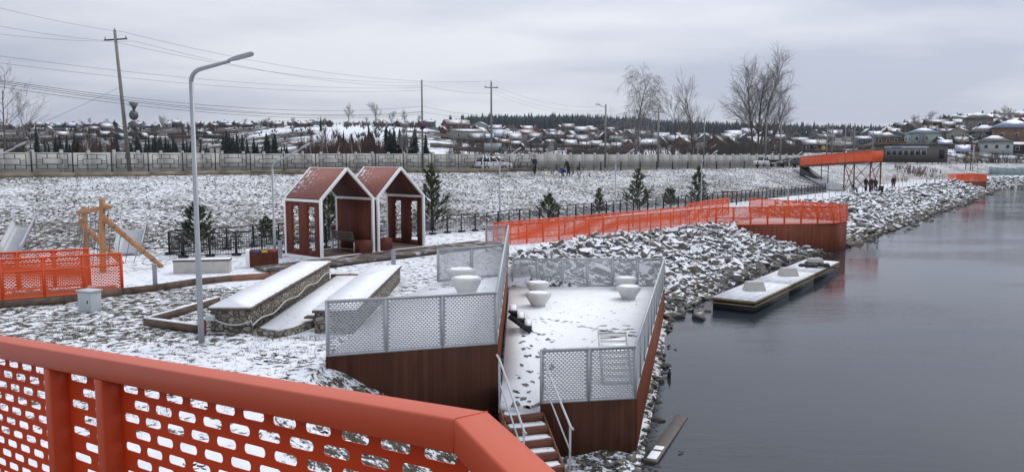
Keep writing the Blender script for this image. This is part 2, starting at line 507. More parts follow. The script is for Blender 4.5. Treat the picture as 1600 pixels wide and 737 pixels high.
_rr = np.geomspace(8, 2400, 900)
def hit(px, py, far=2300, near=8):
    """where the sight line of a measured place meets the ground"""
    d = ray(px, py); d = d / d[1]
    r = _rr[(_rr > near) & (_rr < far)]
    P = np.stack([d[0] * r, r], 1); g = ground(P); zz = EYE[2] + d[2] * r
    k = np.nonzero(zz <= g)[0]
    if not len(k): return None
    k = k[0]
    return (P[k, 0], P[k, 1], float(g[k]))

# one ground sheet, finer near the eye, out to the horizon
NA, NR = 640, 900
az = np.linspace(R(-52), R(52), NA); rr = np.concatenate([[0.3], np.geomspace(2.0, 2600, NR - 1)])
AA, RR = np.meshgrid(az, rr)
GX, GY = RR * np.sin(AA), RR * np.cos(AA)
PG = np.stack([GX.ravel(), GY.ravel()], 1)
ZG, DG = ground(PG, True)
mb = MB()
i = np.arange(NR - 1)[:, None] * NA; j = np.arange(NA - 1)[None, :]
mb.add(np.column_stack([PG, ZG]), np.stack([i + j, i + j + 1, i + NA + j + 1, i + NA + j], -1).reshape(-1, 4))

# how much of the ground the thin snow hides, by what the ground is
ds, db, df, dt_, dw = DG
x, y = PG[:, 0], PG[:, 1]
pxs = CX + FPX * x / np.maximum(y, 1)
cov = np.full(len(PG), 0.5)
cov = np.where((db > 0) & (df < 0), 0.60, cov)                                   # promenade
cov = np.where(db <= 0, 0.50, cov)                                              # bank
cov = np.where((df > 0) & (dt_ < 0), 0.45 + 0.05 * np.clip(df / 10, 0, 1), cov)   # embankment
cov = np.where((dt_ > 0) & (dw < 0), 0.34, cov)                                  # road
cov = np.where(dw >= 0, 0.40 + 0.06 * np.clip((pxs - 1300) / 200, 0, 1), cov)
bump_hill = np.exp(-((pxs - 555) / 85) ** 2) * ((y > 240) & (y < 520))
bn = fbm(x / 26, y / 26, 4, 61)
cov = np.where(dw >= 0, cov + 0.50 * np.clip((bump_hill + bn * 1.2 - .25) * 2.0, 0, 1) * (bump_hill > .04), cov)
cov = np.where((dw >= 0) & (y < 650), cov + bn * .35, cov)
bh2 = np.exp(-((pxs - 700) / 60) ** 2) * ((y > 170) & (y < 330)); cov = np.where(dw >= 0, cov + 0.25 * bh2, cov)
bh3 = np.exp(-((pxs - 970) / 90) ** 2) * ((y > 170) & (y < 300)); cov = np.where(dw >= 0, cov + 0.25 * bh3, cov)
cov = np.where((dw >= 0) & (y > 650), 0.04, cov)
lawn = ((x < -5.0) & (y < 24.2 + 0.05 * (x + 10)) & (y > 17.0) & (db > -1))
cov = np.where(lawn, 0.50, cov)
nearw = (y < 17) & (x < -3.0); cov = np.where(nearw, 0.60, cov)
cov = np.where((y < 11) & (x < 1), 0.80, cov)
plaza = (x > -6) & (x < 1) & (y > 17) & (y < 31) & (db > -2); cov = np.where(plaza, 0.60, cov)
path = (y > 24.4) & (y < 27.6) & (x < -6); cov = np.where(path, 0.68, cov)
play = (y > 27.6) & (y < 31.5) & (x < -7); cov = np.where(play, 0.64, cov)
brownf = np.exp(-(((x - 62) / 14) ** 2 + ((y - 128) / 14) ** 2)); 
def soften(a, n):
    a = a.reshape(NR, NA)
    for _ in range(n):
        a = np.pad(a, 1, mode='edge')
        a = (a[:-2, 1:-1] + a[2:, 1:-1] + a[1:-1, :-2] + a[1:-1, 2:] + 2 * a[1:-1, 1:-1]) / 6
    return a.ravel()
cov = np.where((y < 60), soften(cov, 14), soften(cov, 3))
green = np.where(lawn, 0.9, np.where(dw > 0, 0.1, 0.35))
reed = np.where((df > 0) & (dt_ < 3), brownf, 0)
g_me = mb.mesh("ground", [])
farm = np.where(dw > 0, np.clip((y - 120) / 120, 0, 1), 0)
for nm, arr in (("cover", cov), ("green", green), ("reed", reed), ("far", farm)):
    if nm == "green": arr = soften(arr, 12)
    at = g_me.attributes.new(nm, 'FLOAT', 'POINT'); at.data.foreach_set("value", arr.astype(np.float32))
g_ob = bpy.data.objects.new("ground", g_me); COL.objects.link(g_ob); struct(g_ob)
g_me.polygons.foreach_set("use_smooth", [True] * len(g_me.polygons))

b = NB("thin_snow_on_grass")
def attr(nm):
    a = b.n("ShaderNodeAttribute"); a.attribute_name = nm; return a.outputs["Fac"]
v = b.coord("World")
na = b.noise(b.coord("World", (1, 1.0, 1)), 4.6, 8, 0.66, 0.35)
na = [o for o in [b.mix(attr('far'), na, b.noise(b.coord('World', (1, .55, 1)), 0.16, 8, 0.68, 0.5))]][0]
nb_ = b.noise(v, 0.33, 4, 0.55)
nc = b.noise(v, 19, 4, 0.62)
nd = b.noise(v, 0.045, 3, 0.5)
nn = b.math('ADD', b.math('MULTIPLY', na, 0.56), b.math('MULTIPLY', nc, 0.24))
nn = b.math('ADD', nn, b.math('MULTIPLY', nb_, 0.11)); nn = b.math('ADD', nn, b.math('MULTIPLY', nd, 0.09))
thr = b.math('ADD', 0.5, b.math('MULTIPLY', b.math('SUBTRACT', 0.5, attr("cover")), 0.42))
snowf = b.smooth(b.math('SUBTRACT', nn, thr), -0.022, 0.03)
soil = b.ramp(b.noise(v, 6, 5, 0.65), [(0.3, (0.026, 0.021, 0.017)), (0.7, (0.105, 0.085, 0.066))])
grassc = b.ramp(b.noise(v, 5, 5, 0.6), [(0.3, (0.034, 0.029, 0.018)), (0.7, (0.105, 0.09, 0.062))])
base = b.mix(attr('far'), b.mix(attr("green"), soil, grassc), b.ramp(b.noise(v, .3, 6, .7), [(.3, (.022, .019, .018)), (.7, (.085, .07, .06))]))
base = b.mix(attr("reed"), base, (0.16, 0.10, 0.07))
snowc = b.ramp(b.noise(v, 2.3, 5, 0.6), [(0.3, (0.66, 0.69, 0.74)), (0.7, (0.82, 0.835, 0.865))])
c = b.mix(snowf, base, snowc)
b.bump(b.math('ADD', b.math('MULTIPLY', nn, 1.0), b.math('MULTIPLY', snowf, 0.12)), 0.55, 0.12)
g_me.materials.append(b.set(c, 0.85, 0, 0.2))

# ------------------------------------------------------------------ lake
mb = MB(); mb.add([(-40, -60, 0), (900, -60, 0), (900, 700, 0), (-40, 700, 0)], np.array([(0, 1, 2, 3)]))
b = NB("still_dark_water")
w1 = b.noise(b.coord("World", (0.5, 1.4, 1)), 1.6, 4, 0.55, 0.4)
w2 = b.noise(b.coord("World", (0.12, 0.3, 1)), 0.6, 3, 0.5)
calm = b.smooth(w2, 0.42, 0.62)
bmp = b.n("ShaderNodeBump"); bmp.inputs["Distance"].default_value = 0.03
w3 = b.noise(b.coord("World", (1.0, 3.2, 1)), 5.0, 3, 0.6, 0.3)
b.l(b.math('ADD', w1, b.math('MULTIPLY', w3, 0.35)), bmp.inputs["Height"]); b.l(b.math('ADD', 0.16, b.math('MULTIPLY', calm, 0.50)), bmp.inputs["Strength"])
b.l(bmp.outputs[0], b.p.inputs["Normal"])
M_water = b.set((0.022, 0.030, 0.040), b.math('ADD', 0.01, b.math('MULTIPLY', calm, 0.05)), 0, 0.5)
b.p.inputs["IOR"].default_value = 1.33
struct(mb.build("lake_water", M_water))

# ------------------------------------------------------------------ perforated sheets, the fences of the place
def perf(mb, p0, p1, h, pu, pv, hu, hv, nq=1, m=0.02, thick=0.0):
    """perforated sheet standing on the line p0-p1: slots in brick order, real holes"""
    p0 = np.asarray(p0, float); p1 = np.asarray(p1, float)
    L = np.linalg.norm(p1 - p0); du = (p1 - p0) / L
    nr = max(1, int((h - 2 * m) / pv)); n = max(2, int((L - 2 * m) / pu))
    pv_ = (h - 2 * m) / nr; pu_ = (L - 2 * m) / n
    hu = hu * pu_ / pu; hv = hv * pv_ / pv
    rad = min(hu, hv) / 2 if nq > 0 else 0
    cor = []; arc = []
    for q, (sx, sy) in enumerate(((1, 1), (-1, 1), (-1, -1), (1, -1))):
        cor.append((sx * pu_ / 2, sy * pv_ / 2))
        for k in range(nq + 1):
            a = (q + k / max(nq, 1)) * math.pi / 2 if nq else (q + 0.5) * math.pi / 2
            if nq: arc.append((sx * (hu / 2 - rad) + rad * math.cos(a), sy * (hv / 2 - rad) + rad * math.sin(a)))
            else: arc.append((sx * hu / 2, sy * hv / 2))
    T = np.array(cor + arc); k1 = nq + 1
    q4, t3 = [], []
    for q in range(4):
        for k in range(nq): t3.append((q, 4 + q * k1 + k, 4 + q * k1 + k + 1))
        q2 = (q + 1) % 4
        q4.append((q, 4 + q * k1 + nq, 4 + q2 * k1, q2))
    cen = []; halves = []
    for r_ in range(nr):
        vy = m + (r_ + 0.5) * pv_
        if r_ % 2 == 0: cen += [(m + (c_ + 0.5) * pu_, vy) for c_ in range(n)]
        else:
            cen += [(m + (c_ + 1.0) * pu_, vy) for c_ in range(n - 1)]
            halves += [(m, m + pu_ / 2, vy), (L - m - pu_ / 2, L - m, vy)]
    cen = np.array(cen); U = (cen[:, None, :] + T[None]).reshape(-1, 2)
    off = np.arange(len(cen))[:, None, None] * len(T)
    to3 = lambda A: p0 + A[:, :1] * du + A[:, 1:] * np.array([0, 0, 1.0])
    fs = [(np.array(q4)[None] + off).reshape(-1, 4)]
    if t3: fs.append((np.array(t3)[None] + off).reshape(-1, 3))
    nrm_ = np.cross(du, [0, 0, 1.0]); nrm_ /= np.linalg.norm(nrm_); sides = (0.0,) if not thick else (-thick / 2, thick / 2)
    for s_ in sides: mb.add(to3(U) + nrm_ * s_, fs)
    if thick:      # the cut edge inside each slot
        na_ = 4 * k1; A_ = (cen[:, None, :] + T[None, 4:]).reshape(-1, 2); nC = len(A_)
        e = np.arange(na_); ring_ = np.stack([e, (e + 1) % na_, (e + 1) % na_ + nC, e + nC], 1)
        mb.add(np.concatenate([to3(A_) - nrm_ * thick / 2, to3(A_) + nrm_ * thick / 2]), (ring_[None] + np.arange(len(cen))[:, None, None] * na_).reshape(-1, 4))
    rects = [(a, b_, vy - pv_ / 2, vy + pv_ / 2) for a, b_, vy in halves]
    rects += [(0, L, 0, m), (0, L, h - m, h), (0, m, m, h - m), (L - m, L, m, h - m)]
    for a, b_, c_, d_ in rects:
        for s_ in sides: mb.add(to3(np.array([(a, c_), (b_, c_), (b_, d_), (a, d_)])) + nrm_ * s_, np.array([(0, 1, 2, 3)]))

def subdivide(path, step):
    out = []
    for a, b_ in zip(path[:-1], path[1:]):
        a = np.asarray(a, float); b_ = np.asarray(b_, float)
        n = max(1, round(np.linalg.norm(b_ - a) / step))
        out += [a + (b_ - a) * k / n for k in range(n)]
    return out + [np.asarray(path[-1], float)]

def mesh_fence(name, label, path, h, step, m, cell, group=None, post=0.05, rail=0.04, midrail=None, nq=1, cat="fence", thick=0.0, floor_gap=0.04, bottom=True):
    """posts, one perforated panel per bay, top and bottom rails"""
    base = path[0]
    t = thing(name, label, cat, base, 0, group)
    P = subdivide(path, step)
    for p in P:
        MB().box((p[0], p[1], p[2] + h / 2), (post, post, h)).build("post", m, t)
    for a, b_ in zip(P[:-1], P[1:]):
        d = (b_ - a); L = np.linalg.norm(d); d = d / L
        a2 = a + d * post * 0.5 + np.array([0, 0, floor_gap]); b2 = b_ - d * post * 0.5 + np.array([0, 0, floor_gap])
        mbp = MB(); perf(mbp, a2, b2, h - floor_gap - rail, *cell, nq=nq, thick=thick)
        o = mbp.build("mesh_panel", m, t)
    up = np.array([0, 0, 1.0])
    r = MB(); r2 = MB()
    for a, b_ in zip(path[:-1], path[1:]):
        a = np.asarray(a, float); b_ = np.asarray(b_, float)
        r.beam(a + up * (h - rail / 2 + 0.003), b_ + up * (h - rail / 2 + 0.003), rail * 1.3, rail)
        r2.beam(a + up * 0.02, b_ + up * 0.02, rail, rail)
        if midrail: r2.beam(a + up * midrail, b_ + up * midrail, rail * 0.8, rail * 0.8)
    r.build("top_rail", m, t)
    if bottom: r2.build("bottom_rail", m, t)
    return t
CELL_G = (0.073, 0.039, 0.056, 0.0225)     # pitch and slot of the grey sheets
CELL_O = (0.09, 0.045, 0.066, 0.020)

# ================================================================== the overlook the picture is taken from
def off(p, d): return (p[0] + d[0], p[1] + d[1], p[2] + (d[2] if len(d) > 2 else 0))
C1 = Dp(709, 654, 1.90)                  # inner upper edge of the handrail at its bend
P0 = Dp(0, 533, 3.80)
dA = (P0 - C1) / np.linalg.norm((P0 - C1)[:2])        # going away to the left and gently down
qB = G(792, 738, C1[2]); dB = np.array([qB[0] - C1[0], qB[1] - C1[1], 0.0]); dB /= np.linalg.norm(dB)
nA = np.array([dA[1], -dA[0], 0]); nA /= np.linalg.norm(nA); nB = np.array([-dB[1], dB[0], 0])

RW, RH = 0.10, 0.092
bis = (nA + nB); bis = bis / (np.dot(bis, nA))        # outer corner of the mitre
A_far = C1 + dA * 7.5; B_end = C1 + dB * 2.6
rail = thing("overlook_railing", "large orange overlook railing with slotted sheet and broad bent handrail", "railing", (C1[0], C1[1], 4.3))
mb = MB()
ins = [A_far, C1, B_end]; outs = [A_far + nA * RW, C1 + bis * RW, B_end + nB * RW]
sec = []
for a, o_ in zip(ins, outs):
    for p in (a, o_, o_ - [0, 0, RH], a - [0, 0, RH]): sec.append(p)
F = []
for k in range(2):
    for q in range(4): F.append((k * 4 + q, k * 4 + (q + 1) % 4, (k + 1) * 4 + (q + 1) % 4, (k + 1) * 4 + q))
F += [(3, 2, 1, 0), (8, 9, 10, 11)]
mb.add(sec, np.array(F)); mb.build("handrail", M_orange, rail, bevel=0.007, smooth=False)
mb = MB(); e_ = 0.0012
q = [C1 + [0, 0, e_], C1 + bis * RW + [0, 0, e_]]
mb.tube([C1 + [0, 0, -RH] - nA * .001, C1 + [0, 0, -.004] - nA * .001, C1 + bis * .006 + [0, 0, e_ * .5], C1 + bis * RW * .5 + [0, 0, e_ * .5], C1 + bis * RW + [0, 0, 0]], [.0014, .0015, .0015, .0013, .0014], 6)
mb.build("weld_seam", M_orange, rail, smooth=True)
def along(px):
    """distance along the first stretch of the rail at which it is seen at column px"""
    k = (px - CX) / FPX
    p = C1 + nA * 0.0
    return (k * p[1] - p[0]) / (dA[0] - k * dA[1])
tp = [along(54) , along(135)]
gap = tp[0] - tp[1]
posts = [tp[1], tp[0]]
q = tp[0] + 1.25
posts += [q, q + gap, q + 1.25 + gap]
for s in posts:
    p = C1 + dA * s
    mb = MB()
    c = p + nA * (0.050) + np.array([0, 0, -RH - 0.5])
    mb.beam(p + nA * 0.045 + [0, 0, -RH - 1.0], p + nA * 0.045 + [0, 0, -RH + 0.002], 0.062, 0.084, up=nA)
    mb.build("post", M_orange, rail, bevel=0.006)
# slotted sheets hang just inside the outer face
CELL_N = (0.170, 0.061, 0.122, 0.0355)
def sheet(a, b_, drop=0.95):
    mb = MB(); perf(mb, a - [0, 0, RH + drop], b_ - [0, 0, RH + drop], drop - 0.004, *CELL_N, nq=5, m=0.012, thick=0.003)
    o = mb.build("slotted_sheet", M_osheet, rail)
oA = nA * 0.085
sheet(C1 + oA + dA * 0.03, C1 + oA + dA * (posts[0] - 0.015))
sheet(C1 + oA + dA * (posts[0] + 0.015), C1 + oA + dA * (posts[1] - 0.015))
sheet(C1 + oA + dA * (posts[1] + 0.015), C1 + oA + dA * (posts[2] - 0.015))
sheet(C1 + oA + dA * (posts[2] + 0.015), C1 + oA + dA * (posts[4]))
sheet(C1 + nB * 0.085 + dB * 0.07, B_end + nB * 0.085 - dB * 0.1)
mb = MB(); mb.beam(B_end - dB * 0.1 + nB * 0.045 + [0, 0, -RH - 1.0], B_end - dB * 0.1 + nB * 0.045 + [0, 0, -RH], 0.062, 0.084, up=nB); mb.build("post", M_orange, rail, bevel=0.006)
# floor of the overlook under the photographer's feet
fl = [A_far[:2] + nA[:2] * 0.1, C1[:2] + bis[:2] * 0.1, B_end[:2] + nB[:2] * 0.1, (B_end[0] - 2.2, B_end[1] - 0.9), (A_far[0] - 1.3, A_far[1] - 1.7)]
zz = [A_far[2] - 1.12, 4.25, 4.25, 4.25, A_far[2] - 1.12]
mb = MB(); mb.prism([tuple(p) for p in fl], [a - 0.18 for a in zz], zz)
o = mb.build("overlook_floor", M_step); tag(rebase(o, (C1[0], C1[1], 4.2)), "brown plank floor of the overlook behind the large orange railing", "deck")

# ================================================================== viewing decks
ZU, ZL = 2.05, 1.20
U = {"nl": G(509, 557, ZU), "nr": G(778, 538, ZU)}
U["fl"] = G(684, 440, ZU)
U["xr"] = (-0.12, 33.0); U["fr"] = (-0.2, 26.2)
deck = thing("upper_deck", "upper viewing deck with dark brown boarded walls and snowy floor", "deck", (U["nl"][0], U["nl"][1], 1.0))
mb = MB()
tw = 0.06
def wall(mb, a, b_, z0, z1, t=0.06):
    a = np.array([a[0], a[1], 0.0]); b_ = np.array([b_[0], b_[1], 0.0])
    d = b_ - a; d /= np.linalg.norm(d); n = np.array([-d[1], d[0], 0]) * t
    V = [a + [0, 0, z0], b_ + [0, 0, z0], b_ + [0, 0, z1], a + [0, 0, z1]]
    V += [p + n for p in V]
    mb.add(V, np.array([(0, 1, 2, 3), (7, 6, 5, 4), (0, 4, 5, 1), (1, 5, 6, 2), (2, 6, 7, 3), (3, 7, 4, 0)]))
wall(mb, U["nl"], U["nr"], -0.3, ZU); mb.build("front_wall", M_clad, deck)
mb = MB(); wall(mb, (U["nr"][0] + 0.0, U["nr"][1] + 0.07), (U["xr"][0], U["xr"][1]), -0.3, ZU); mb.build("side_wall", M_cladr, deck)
mb = MB(); wall(mb, (U["nl"][0], U["nl"][1] + 0.62), (U["nl"][0] + 0.06, U["nl"][1] + 0.065), 0.9, ZU, 0.05); mb.build("side_wall", M_clad, deck)
poly = [(U["nl"][0] + .06, U["nl"][1] + .07), (U["nr"][0] - .06, U["nr"][1] + .07), (U["xr"][0] - .06, U["xr"][1]), (-1.3, 33.0), U["fl"], (U["fl"][0] - 1.1, 20.8)]
mb = MB(); mb.prism(poly, ZU - 0.16, ZU + 0.005); mb.build("floor", M_csnow, deck)

low = {"nl": G(843, 631, ZL), "nr": G(996, 623, ZL), "fr": (5.72, 29.2), "fl": (0.0, 29.2), "sl": (-0.22, 15.02)}
ldeck = thing("lower_deck", "lower viewing deck of snow with footprints beside the lake", "deck", (low["nl"][0], low["nl"][1], 0.0))
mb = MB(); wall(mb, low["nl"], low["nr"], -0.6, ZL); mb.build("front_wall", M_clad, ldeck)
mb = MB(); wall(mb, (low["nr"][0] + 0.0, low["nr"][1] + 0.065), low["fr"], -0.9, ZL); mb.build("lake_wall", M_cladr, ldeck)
mb = MB(); wall(mb, low["fr"], low["fl"], 0.2, ZL); mb.build("back_wall", M_clad, ldeck)
poly = [low["sl"], (low["nl"][0] + 0.01, low["nl"][1] - 0.06), (low["nl"][0] + .01, low["nl"][1] + .07), (low["nr"][0] - .08, low["nr"][1] + .07), (low["fr"][0] - .08, low["fr"][1] - .07), (low["fl"][0] - 0.02, low["fl"][1] - .07)]
poly[-1] = (-0.1, 29.13); poly[0] = (-0.225, 15.02)
mb = MB(); mb.prism(poly, ZL - 0.16, ZL); mb.build("floor", M_csnow, ldeck)
# footprints trodden through to the wet boards
fp = MB()
def foot(x, y, a, s=1.0, z=ZL):
    n = 9; t = np.linspace(0, 2 * np.pi, n, endpoint=False)
    r = 0.85 + 0.24 * rng.standard_normal(n)
    lx, ly = 0.075 * s * np.cos(t) * r, 0.16 * s * np.sin(t) * r
    X = x + lx * math.cos(a) - ly * math.sin(a); Y = y + lx * math.sin(a) + ly * math.cos(a)
    fp.add(np.column_stack([X, Y, np.full(n, z + 0.004)]), [np.arange(n)])
for (px, py) in [(815, 512), (818, 525), (830, 517), (842, 522), (856, 530), (830, 540), (817, 545), (851, 545), (868, 548), (822, 556), (815, 570), (850, 566), (826, 580), (812, 590), (821, 601), (808, 612), (826, 612), (818, 622), (805, 632), (836, 633), (823, 636), (870, 547), (840, 557), (818, 533), (846, 590), (862, 575)]:
    X, Y = G(px, py, ZL)
    foot(X, Y, rng.uniform(-.4, .4), rng.uniform(.75, 1.15))
    if rng.random() < .45: foot(X + rng.uniform(-.2, .2), Y + rng.uniform(-.3, .3), rng.uniform(-.6, .6), rng.uniform(.5, .8))
for k in range(34):
    u = k / 33; px = 815 + u * 140 + rng.normal() * 3; py = 492 + u * 26 + math.sin(u * 9) * 3 + rng.normal() * 2
    X, Y = G(px, py, ZL); foot(X, Y, rng.uniform(.9, 1.7), rng.uniform(.3, .6))
for k in range(60):
    px = rng.uniform(835, 1000); py = rng.uniform(470, 535); X, Y = G(px, py, ZL); foot(X, Y, rng.uniform(0, 3), rng.uniform(.12, .4))
for k in range(26):
    X, Y = G(rng.uniform(940, 995), 520 + rng.normal() * 4, ZL); foot(X, Y, rng.uniform(1.2, 1.9), rng.uniform(.6, 1.2))
M_wet = mat("wet_boards", (0.045, 0.035, 0.03), 0.5, 0, 0.3, 6)
fp.build("footprint_trail", M_wet, ldeck, kind="stuff")
fp = MB()
for k in range(70):
    X, Y = rng.uniform(-3.0, -0.3), rng.uniform(23, 32.5); foot(X, Y, rng.uniform(0, 3), rng.uniform(.3, .8), ZU + 0.006)
fp.build("footprint_trail", M_wet, deck, kind="stuff")

def P3(p, z): return (p[0], p[1], z)
grp = "grey mesh fences round the viewing decks"
mesh_fence("mesh_fence", "grey mesh fence of three bays on the front of the upper deck", [P3((U["nl"][0] + .03, U["nl"][1] + .03), ZU), P3((U["nr"][0] - .03, U["nr"][1] + .03), ZU)], 1.13, 1.2, M_galv, CELL_G, grp, thick=0.002)
mesh_fence("mesh_fence", "long grey mesh fence between upper and lower deck, seen edge on", [P3((U["nr"][0] - .03, U["nr"][1] + .1), ZU), P3((U["xr"][0] - .03, U["xr"][1] - .05), ZU)], 1.13, 1.3, M_galv, CELL_G, grp, thick=0.002)
mesh_fence("mesh_fence", "short grey mesh fence behind the two planters of the upper deck", [P3(U["fl"], ZU), P3((U["fr"][0] - 0.07, U["fr"][1]), ZU)], 1.06, 1.1, M_galv, CELL_G, grp, thick=0.002)
mesh_fence("mesh_fence", "pinkish grey mesh fence closing the far end of the upper deck", [P3((-1.1, 33.0), ZU - .05), P3((-0.17, 33.0), ZU - .05)], 1.15, 1.1, M_pink, CELL_G, grp)
mesh_fence("mesh_fence", "grey mesh fence of two bays on the front of the lower deck", [P3((low["nl"][0] + .03, low["nl"][1] + .03), ZL), P3((low["nr"][0] - .04, low["nr"][1] + .03), ZL)], 1.08, 0.98, M_galv, CELL_G, grp, thick=0.002)
mesh_fence("mesh_fence", "long grey mesh fence on the lake edge of the lower deck", [P3((low["nr"][0] - .04, low["nr"][1] + .1), ZL), P3((low["fr"][0] - .04, low["fr"][1] - .1), ZL)], 1.08, 1.35, M_galv, CELL_G, grp, thick=0.002)
mesh_fence("mesh_fence", "grey mesh fence at the back of the lower deck, before the boulders", [P3((0.02, low["fl"][1] - .03), ZL), P3((low["fr"][0] - .1, low["fr"][1] - .03), ZL)], 1.06, 0.98, M_galv, CELL_G, grp)

# ------------------------------------------------------------------ stairs
sdir = np.array([0.27, -0.963, 0]); swid = np.array([0.963, 0.27, 0])
s0 = np.array([-0.22, 15.0, ZL])
stairs = thing("wooden_stairs", "red brown wooden stairs with snowy treads below the lower deck", "stairs", tuple(s0))
for k in range(8):
    p = s0 + sdir * (0.30 * k + 0.15) + swid * 0.39
    zt = ZL - 0.15 * (k + 1)
    o = MB().box((p[0], p[1], zt - 0.075), (0.78, 0.298, 0.15), math.atan2(swid[1], swid[0])).build("step", M_step, stairs, bevel=0.008)
    # the snow left lying on the tread
    n = 14; t = np.linspace(0, 2 * np.pi, n, endpoint=False)
    lx = (0.33 + 0.05 * rng.random(n)) * np.sign(np.cos(t)) * np.abs(np.cos(t)) ** .4; ly = (0.09 + 0.05 * rng.random(n)) * np.sign(np.sin(t)) * np.abs(np.sin(t)) ** .4
    a = math.atan2(swid[1], swid[0])
    pl = [(p[0] + u * math.cos(a) - w * math.sin(a), p[1] + u * math.sin(a) + w * math.cos(a) ) for u, w in zip(lx, ly)]
    MB().prism(pl, zt + 0.001, zt + 0.014).build("snow_patch", M_csnow, o)
mb = MB()
for sgn in (-0.02, 0.80):
    q = [s0 + swid * sgn + [0, 0, -0.02], s0 + swid * sgn + sdir * 2.4 + [0, 0, -1.22]]
    mb = MB().beam(q[0] + [0, 0, -.14], q[1] + [0, 0, -.14], 0.03, 0.2); mb.build("stringer", M_step, stairs)
def handrail(label, side, s_end):
    b0 = s0 + swid * side
    t = thing("stair_handrail", label, "handrail", tuple(b0), 0, "steel handrails beside the wooden stairs")
    top0 = b0 + sdir * -0.15 + [0, 0, 0.95]; top1 = b0 + sdir * s_end + [0, 0, 0.93 - 0.5 * s_end]
    bend = b0 + sdir * 0.05 + [0, 0, 0.92]
    MB().tube([top0, bend, top1, top1 + sdir * .12 + [0, 0, -.0]], 0.022, 8).build("top_tube", M_galv, t, smooth=True)
    MB().tube([bend - [0, 0, .45], top1 - [0, 0, .45]], 0.016, 6).build("lower_tube", M_galv, t, smooth=True)
    for u in (0.05, s_end * 0.98):
        q = b0 + sdir * u
        MB().tube([q + [0, 0, -0.5 * u - 0.12], q + [0, 0, 0.92 - 0.5 * u]], 0.02, 8).build("post", M_galv, t, smooth=True)
handrail("steel handrail on the wall side of the wooden stairs", -0.04, 1.75)
handrail("steel handrail on the lake side of the wooden stairs", 0.82, 1.75)
# three steps from deck to deck
st0 = G(800, 484, ZU - 0.2)
p0 = np.array([-0.10, 21.6])
ss = thing("deck_steps", "short dark steps with snow joining upper and lower deck", "stairs", (p0[0], p0[1], ZL))
for k in range(3):
    zt = ZL + 0.63 - 0.21 * k
    o = MB().box((p0[0] + 0.14 + 0.20 * k, p0[1], zt - 0.03), (0.21, 0.9, 0.06)).build("tread", M_dark, ss)
    MB().box((p0[0] + 0.14 + 0.20 * k, p0[1] + 0.03, zt + 0.012), (0.18, 0.8, 0.02)).build("snow_patch", M_csnow, o)
for yy in (-0.44, 0.44):
    MB().beam((p0[0] + 0.02, p0[1] + yy, ZL + 0.50), (p0[0] + 0.62, p0[1] + yy, ZL + 0.06), 0.03, 0.14).build("stringer", M_dark, ss)

# ------------------------------------------------------------------ planters: faceted bowls with a cap of snow
def planter(x, y, z, label, r=0.42, h=0.42, first=[None]):
    if first[0] is None:
        t = thing("bowl_planter", label, "planter", (x, y, z), rng.uniform(0, 1), "faceted white planters on the decks")
        mb = MB(); q8 = np.arange(8) * math.pi / 4; V = []
        for r_, z_, o_ in ((.25, 0, 0), (.25, .03, 0), (.42, .33, .3927), (.425, .41, .3927), (.36, .42, .3927)): V += [(r_ * math.cos(a + o_), r_ * math.sin(a + o_), z_) for a in q8]
        ring = lambda l: np.array([(l * 8 + k, l * 8 + (k + 1) % 8, l * 8 + 8 + (k + 1) % 8, l * 8 + 8 + k) for k in range(8)])
        mb.add(V, [ring(0), ring(2), ring(3), np.array([(8 + k, 8 + (k + 1) % 8, 16 + k) for k in range(8)] + [(8 + (k + 1) % 8, 16 + (k + 1) % 8, 16 + k) for k in range(8)]), np.arange(8)[::-1], np.arange(8) + 32])
        mb.build("bowl", M_planter, t, world=False, bevel=0.006)
        mb = MB(); mb.lathe((0, 0, 0), [(0.37, 0.415), (0.385, 0.43), (0.30, 0.448), (0.1, 0.455)], 8)
        mb.build("snow_cap", M_csnow, t, world=False).rotation_euler = (0, 0, .3927)
        first[0] = t
        t.scale = (r / .42, r / .42, h / .42)
    else:
        copy_tree(first[0], (x, y, z), rng.uniform(0, 1), (r / .42, r / .42, h / .42), label)
for px, py, label in ((729, 458, "white planter next to the front mesh of the upper deck"), (720, 443, "white planter on the upper deck by its rear mesh fence"),
                      (841, 477, "white planter on the lower deck, nearer of the pair by the steps"), (840, 459, "white planter on the lower deck, farther of the pair by the steps"),
                      (982, 466, "white planter near the lake fence, nearer of its pair"), (977, 451, "white planter near the lake fence, farther of its pair")):
    z = ZU + .005 if px < 760 else ZL
    X, Y = G(px, py, z)
    planter(X, Y, z, label, 0.46 if px < 760 else 0.42, 0.46 if px < 760 else 0.42)
# slatted white board leaning on the front fence of the lower deck
X, Y = G(965, 577, ZL)
t = thing("slatted_board", "white slatted board leaning inside the lower deck front fence", "board", (X, Y, ZL))
X = Xat(966, 16.5); 
p0 = np.array([X - .30, 16.35, ZL + .02]); p1 = p0 + [0, 0.85, 0.92]; w = np.array([0.62, 0.05, 0])
MB().beam(p0, p1, 0.05, 0.03).beam(p0 + w, p1 + w, 0.05, 0.03).beam(p0 + (p1 - p0) * .02, p0 + w + (p1 - p0) * .02, .045, .028).beam(p1 - (p1 - p0) * .02, p1 + w - (p1 - p0) * .02, .045, .028).build("frame", M_galv, t)
for k in range(9):
    a = p0 + (p1 - p0) * (k + .5) / 9
    MB().beam(a, a + w, 0.016, 0.085, up=(0, .68, .73)).build("slat", M_white, t)

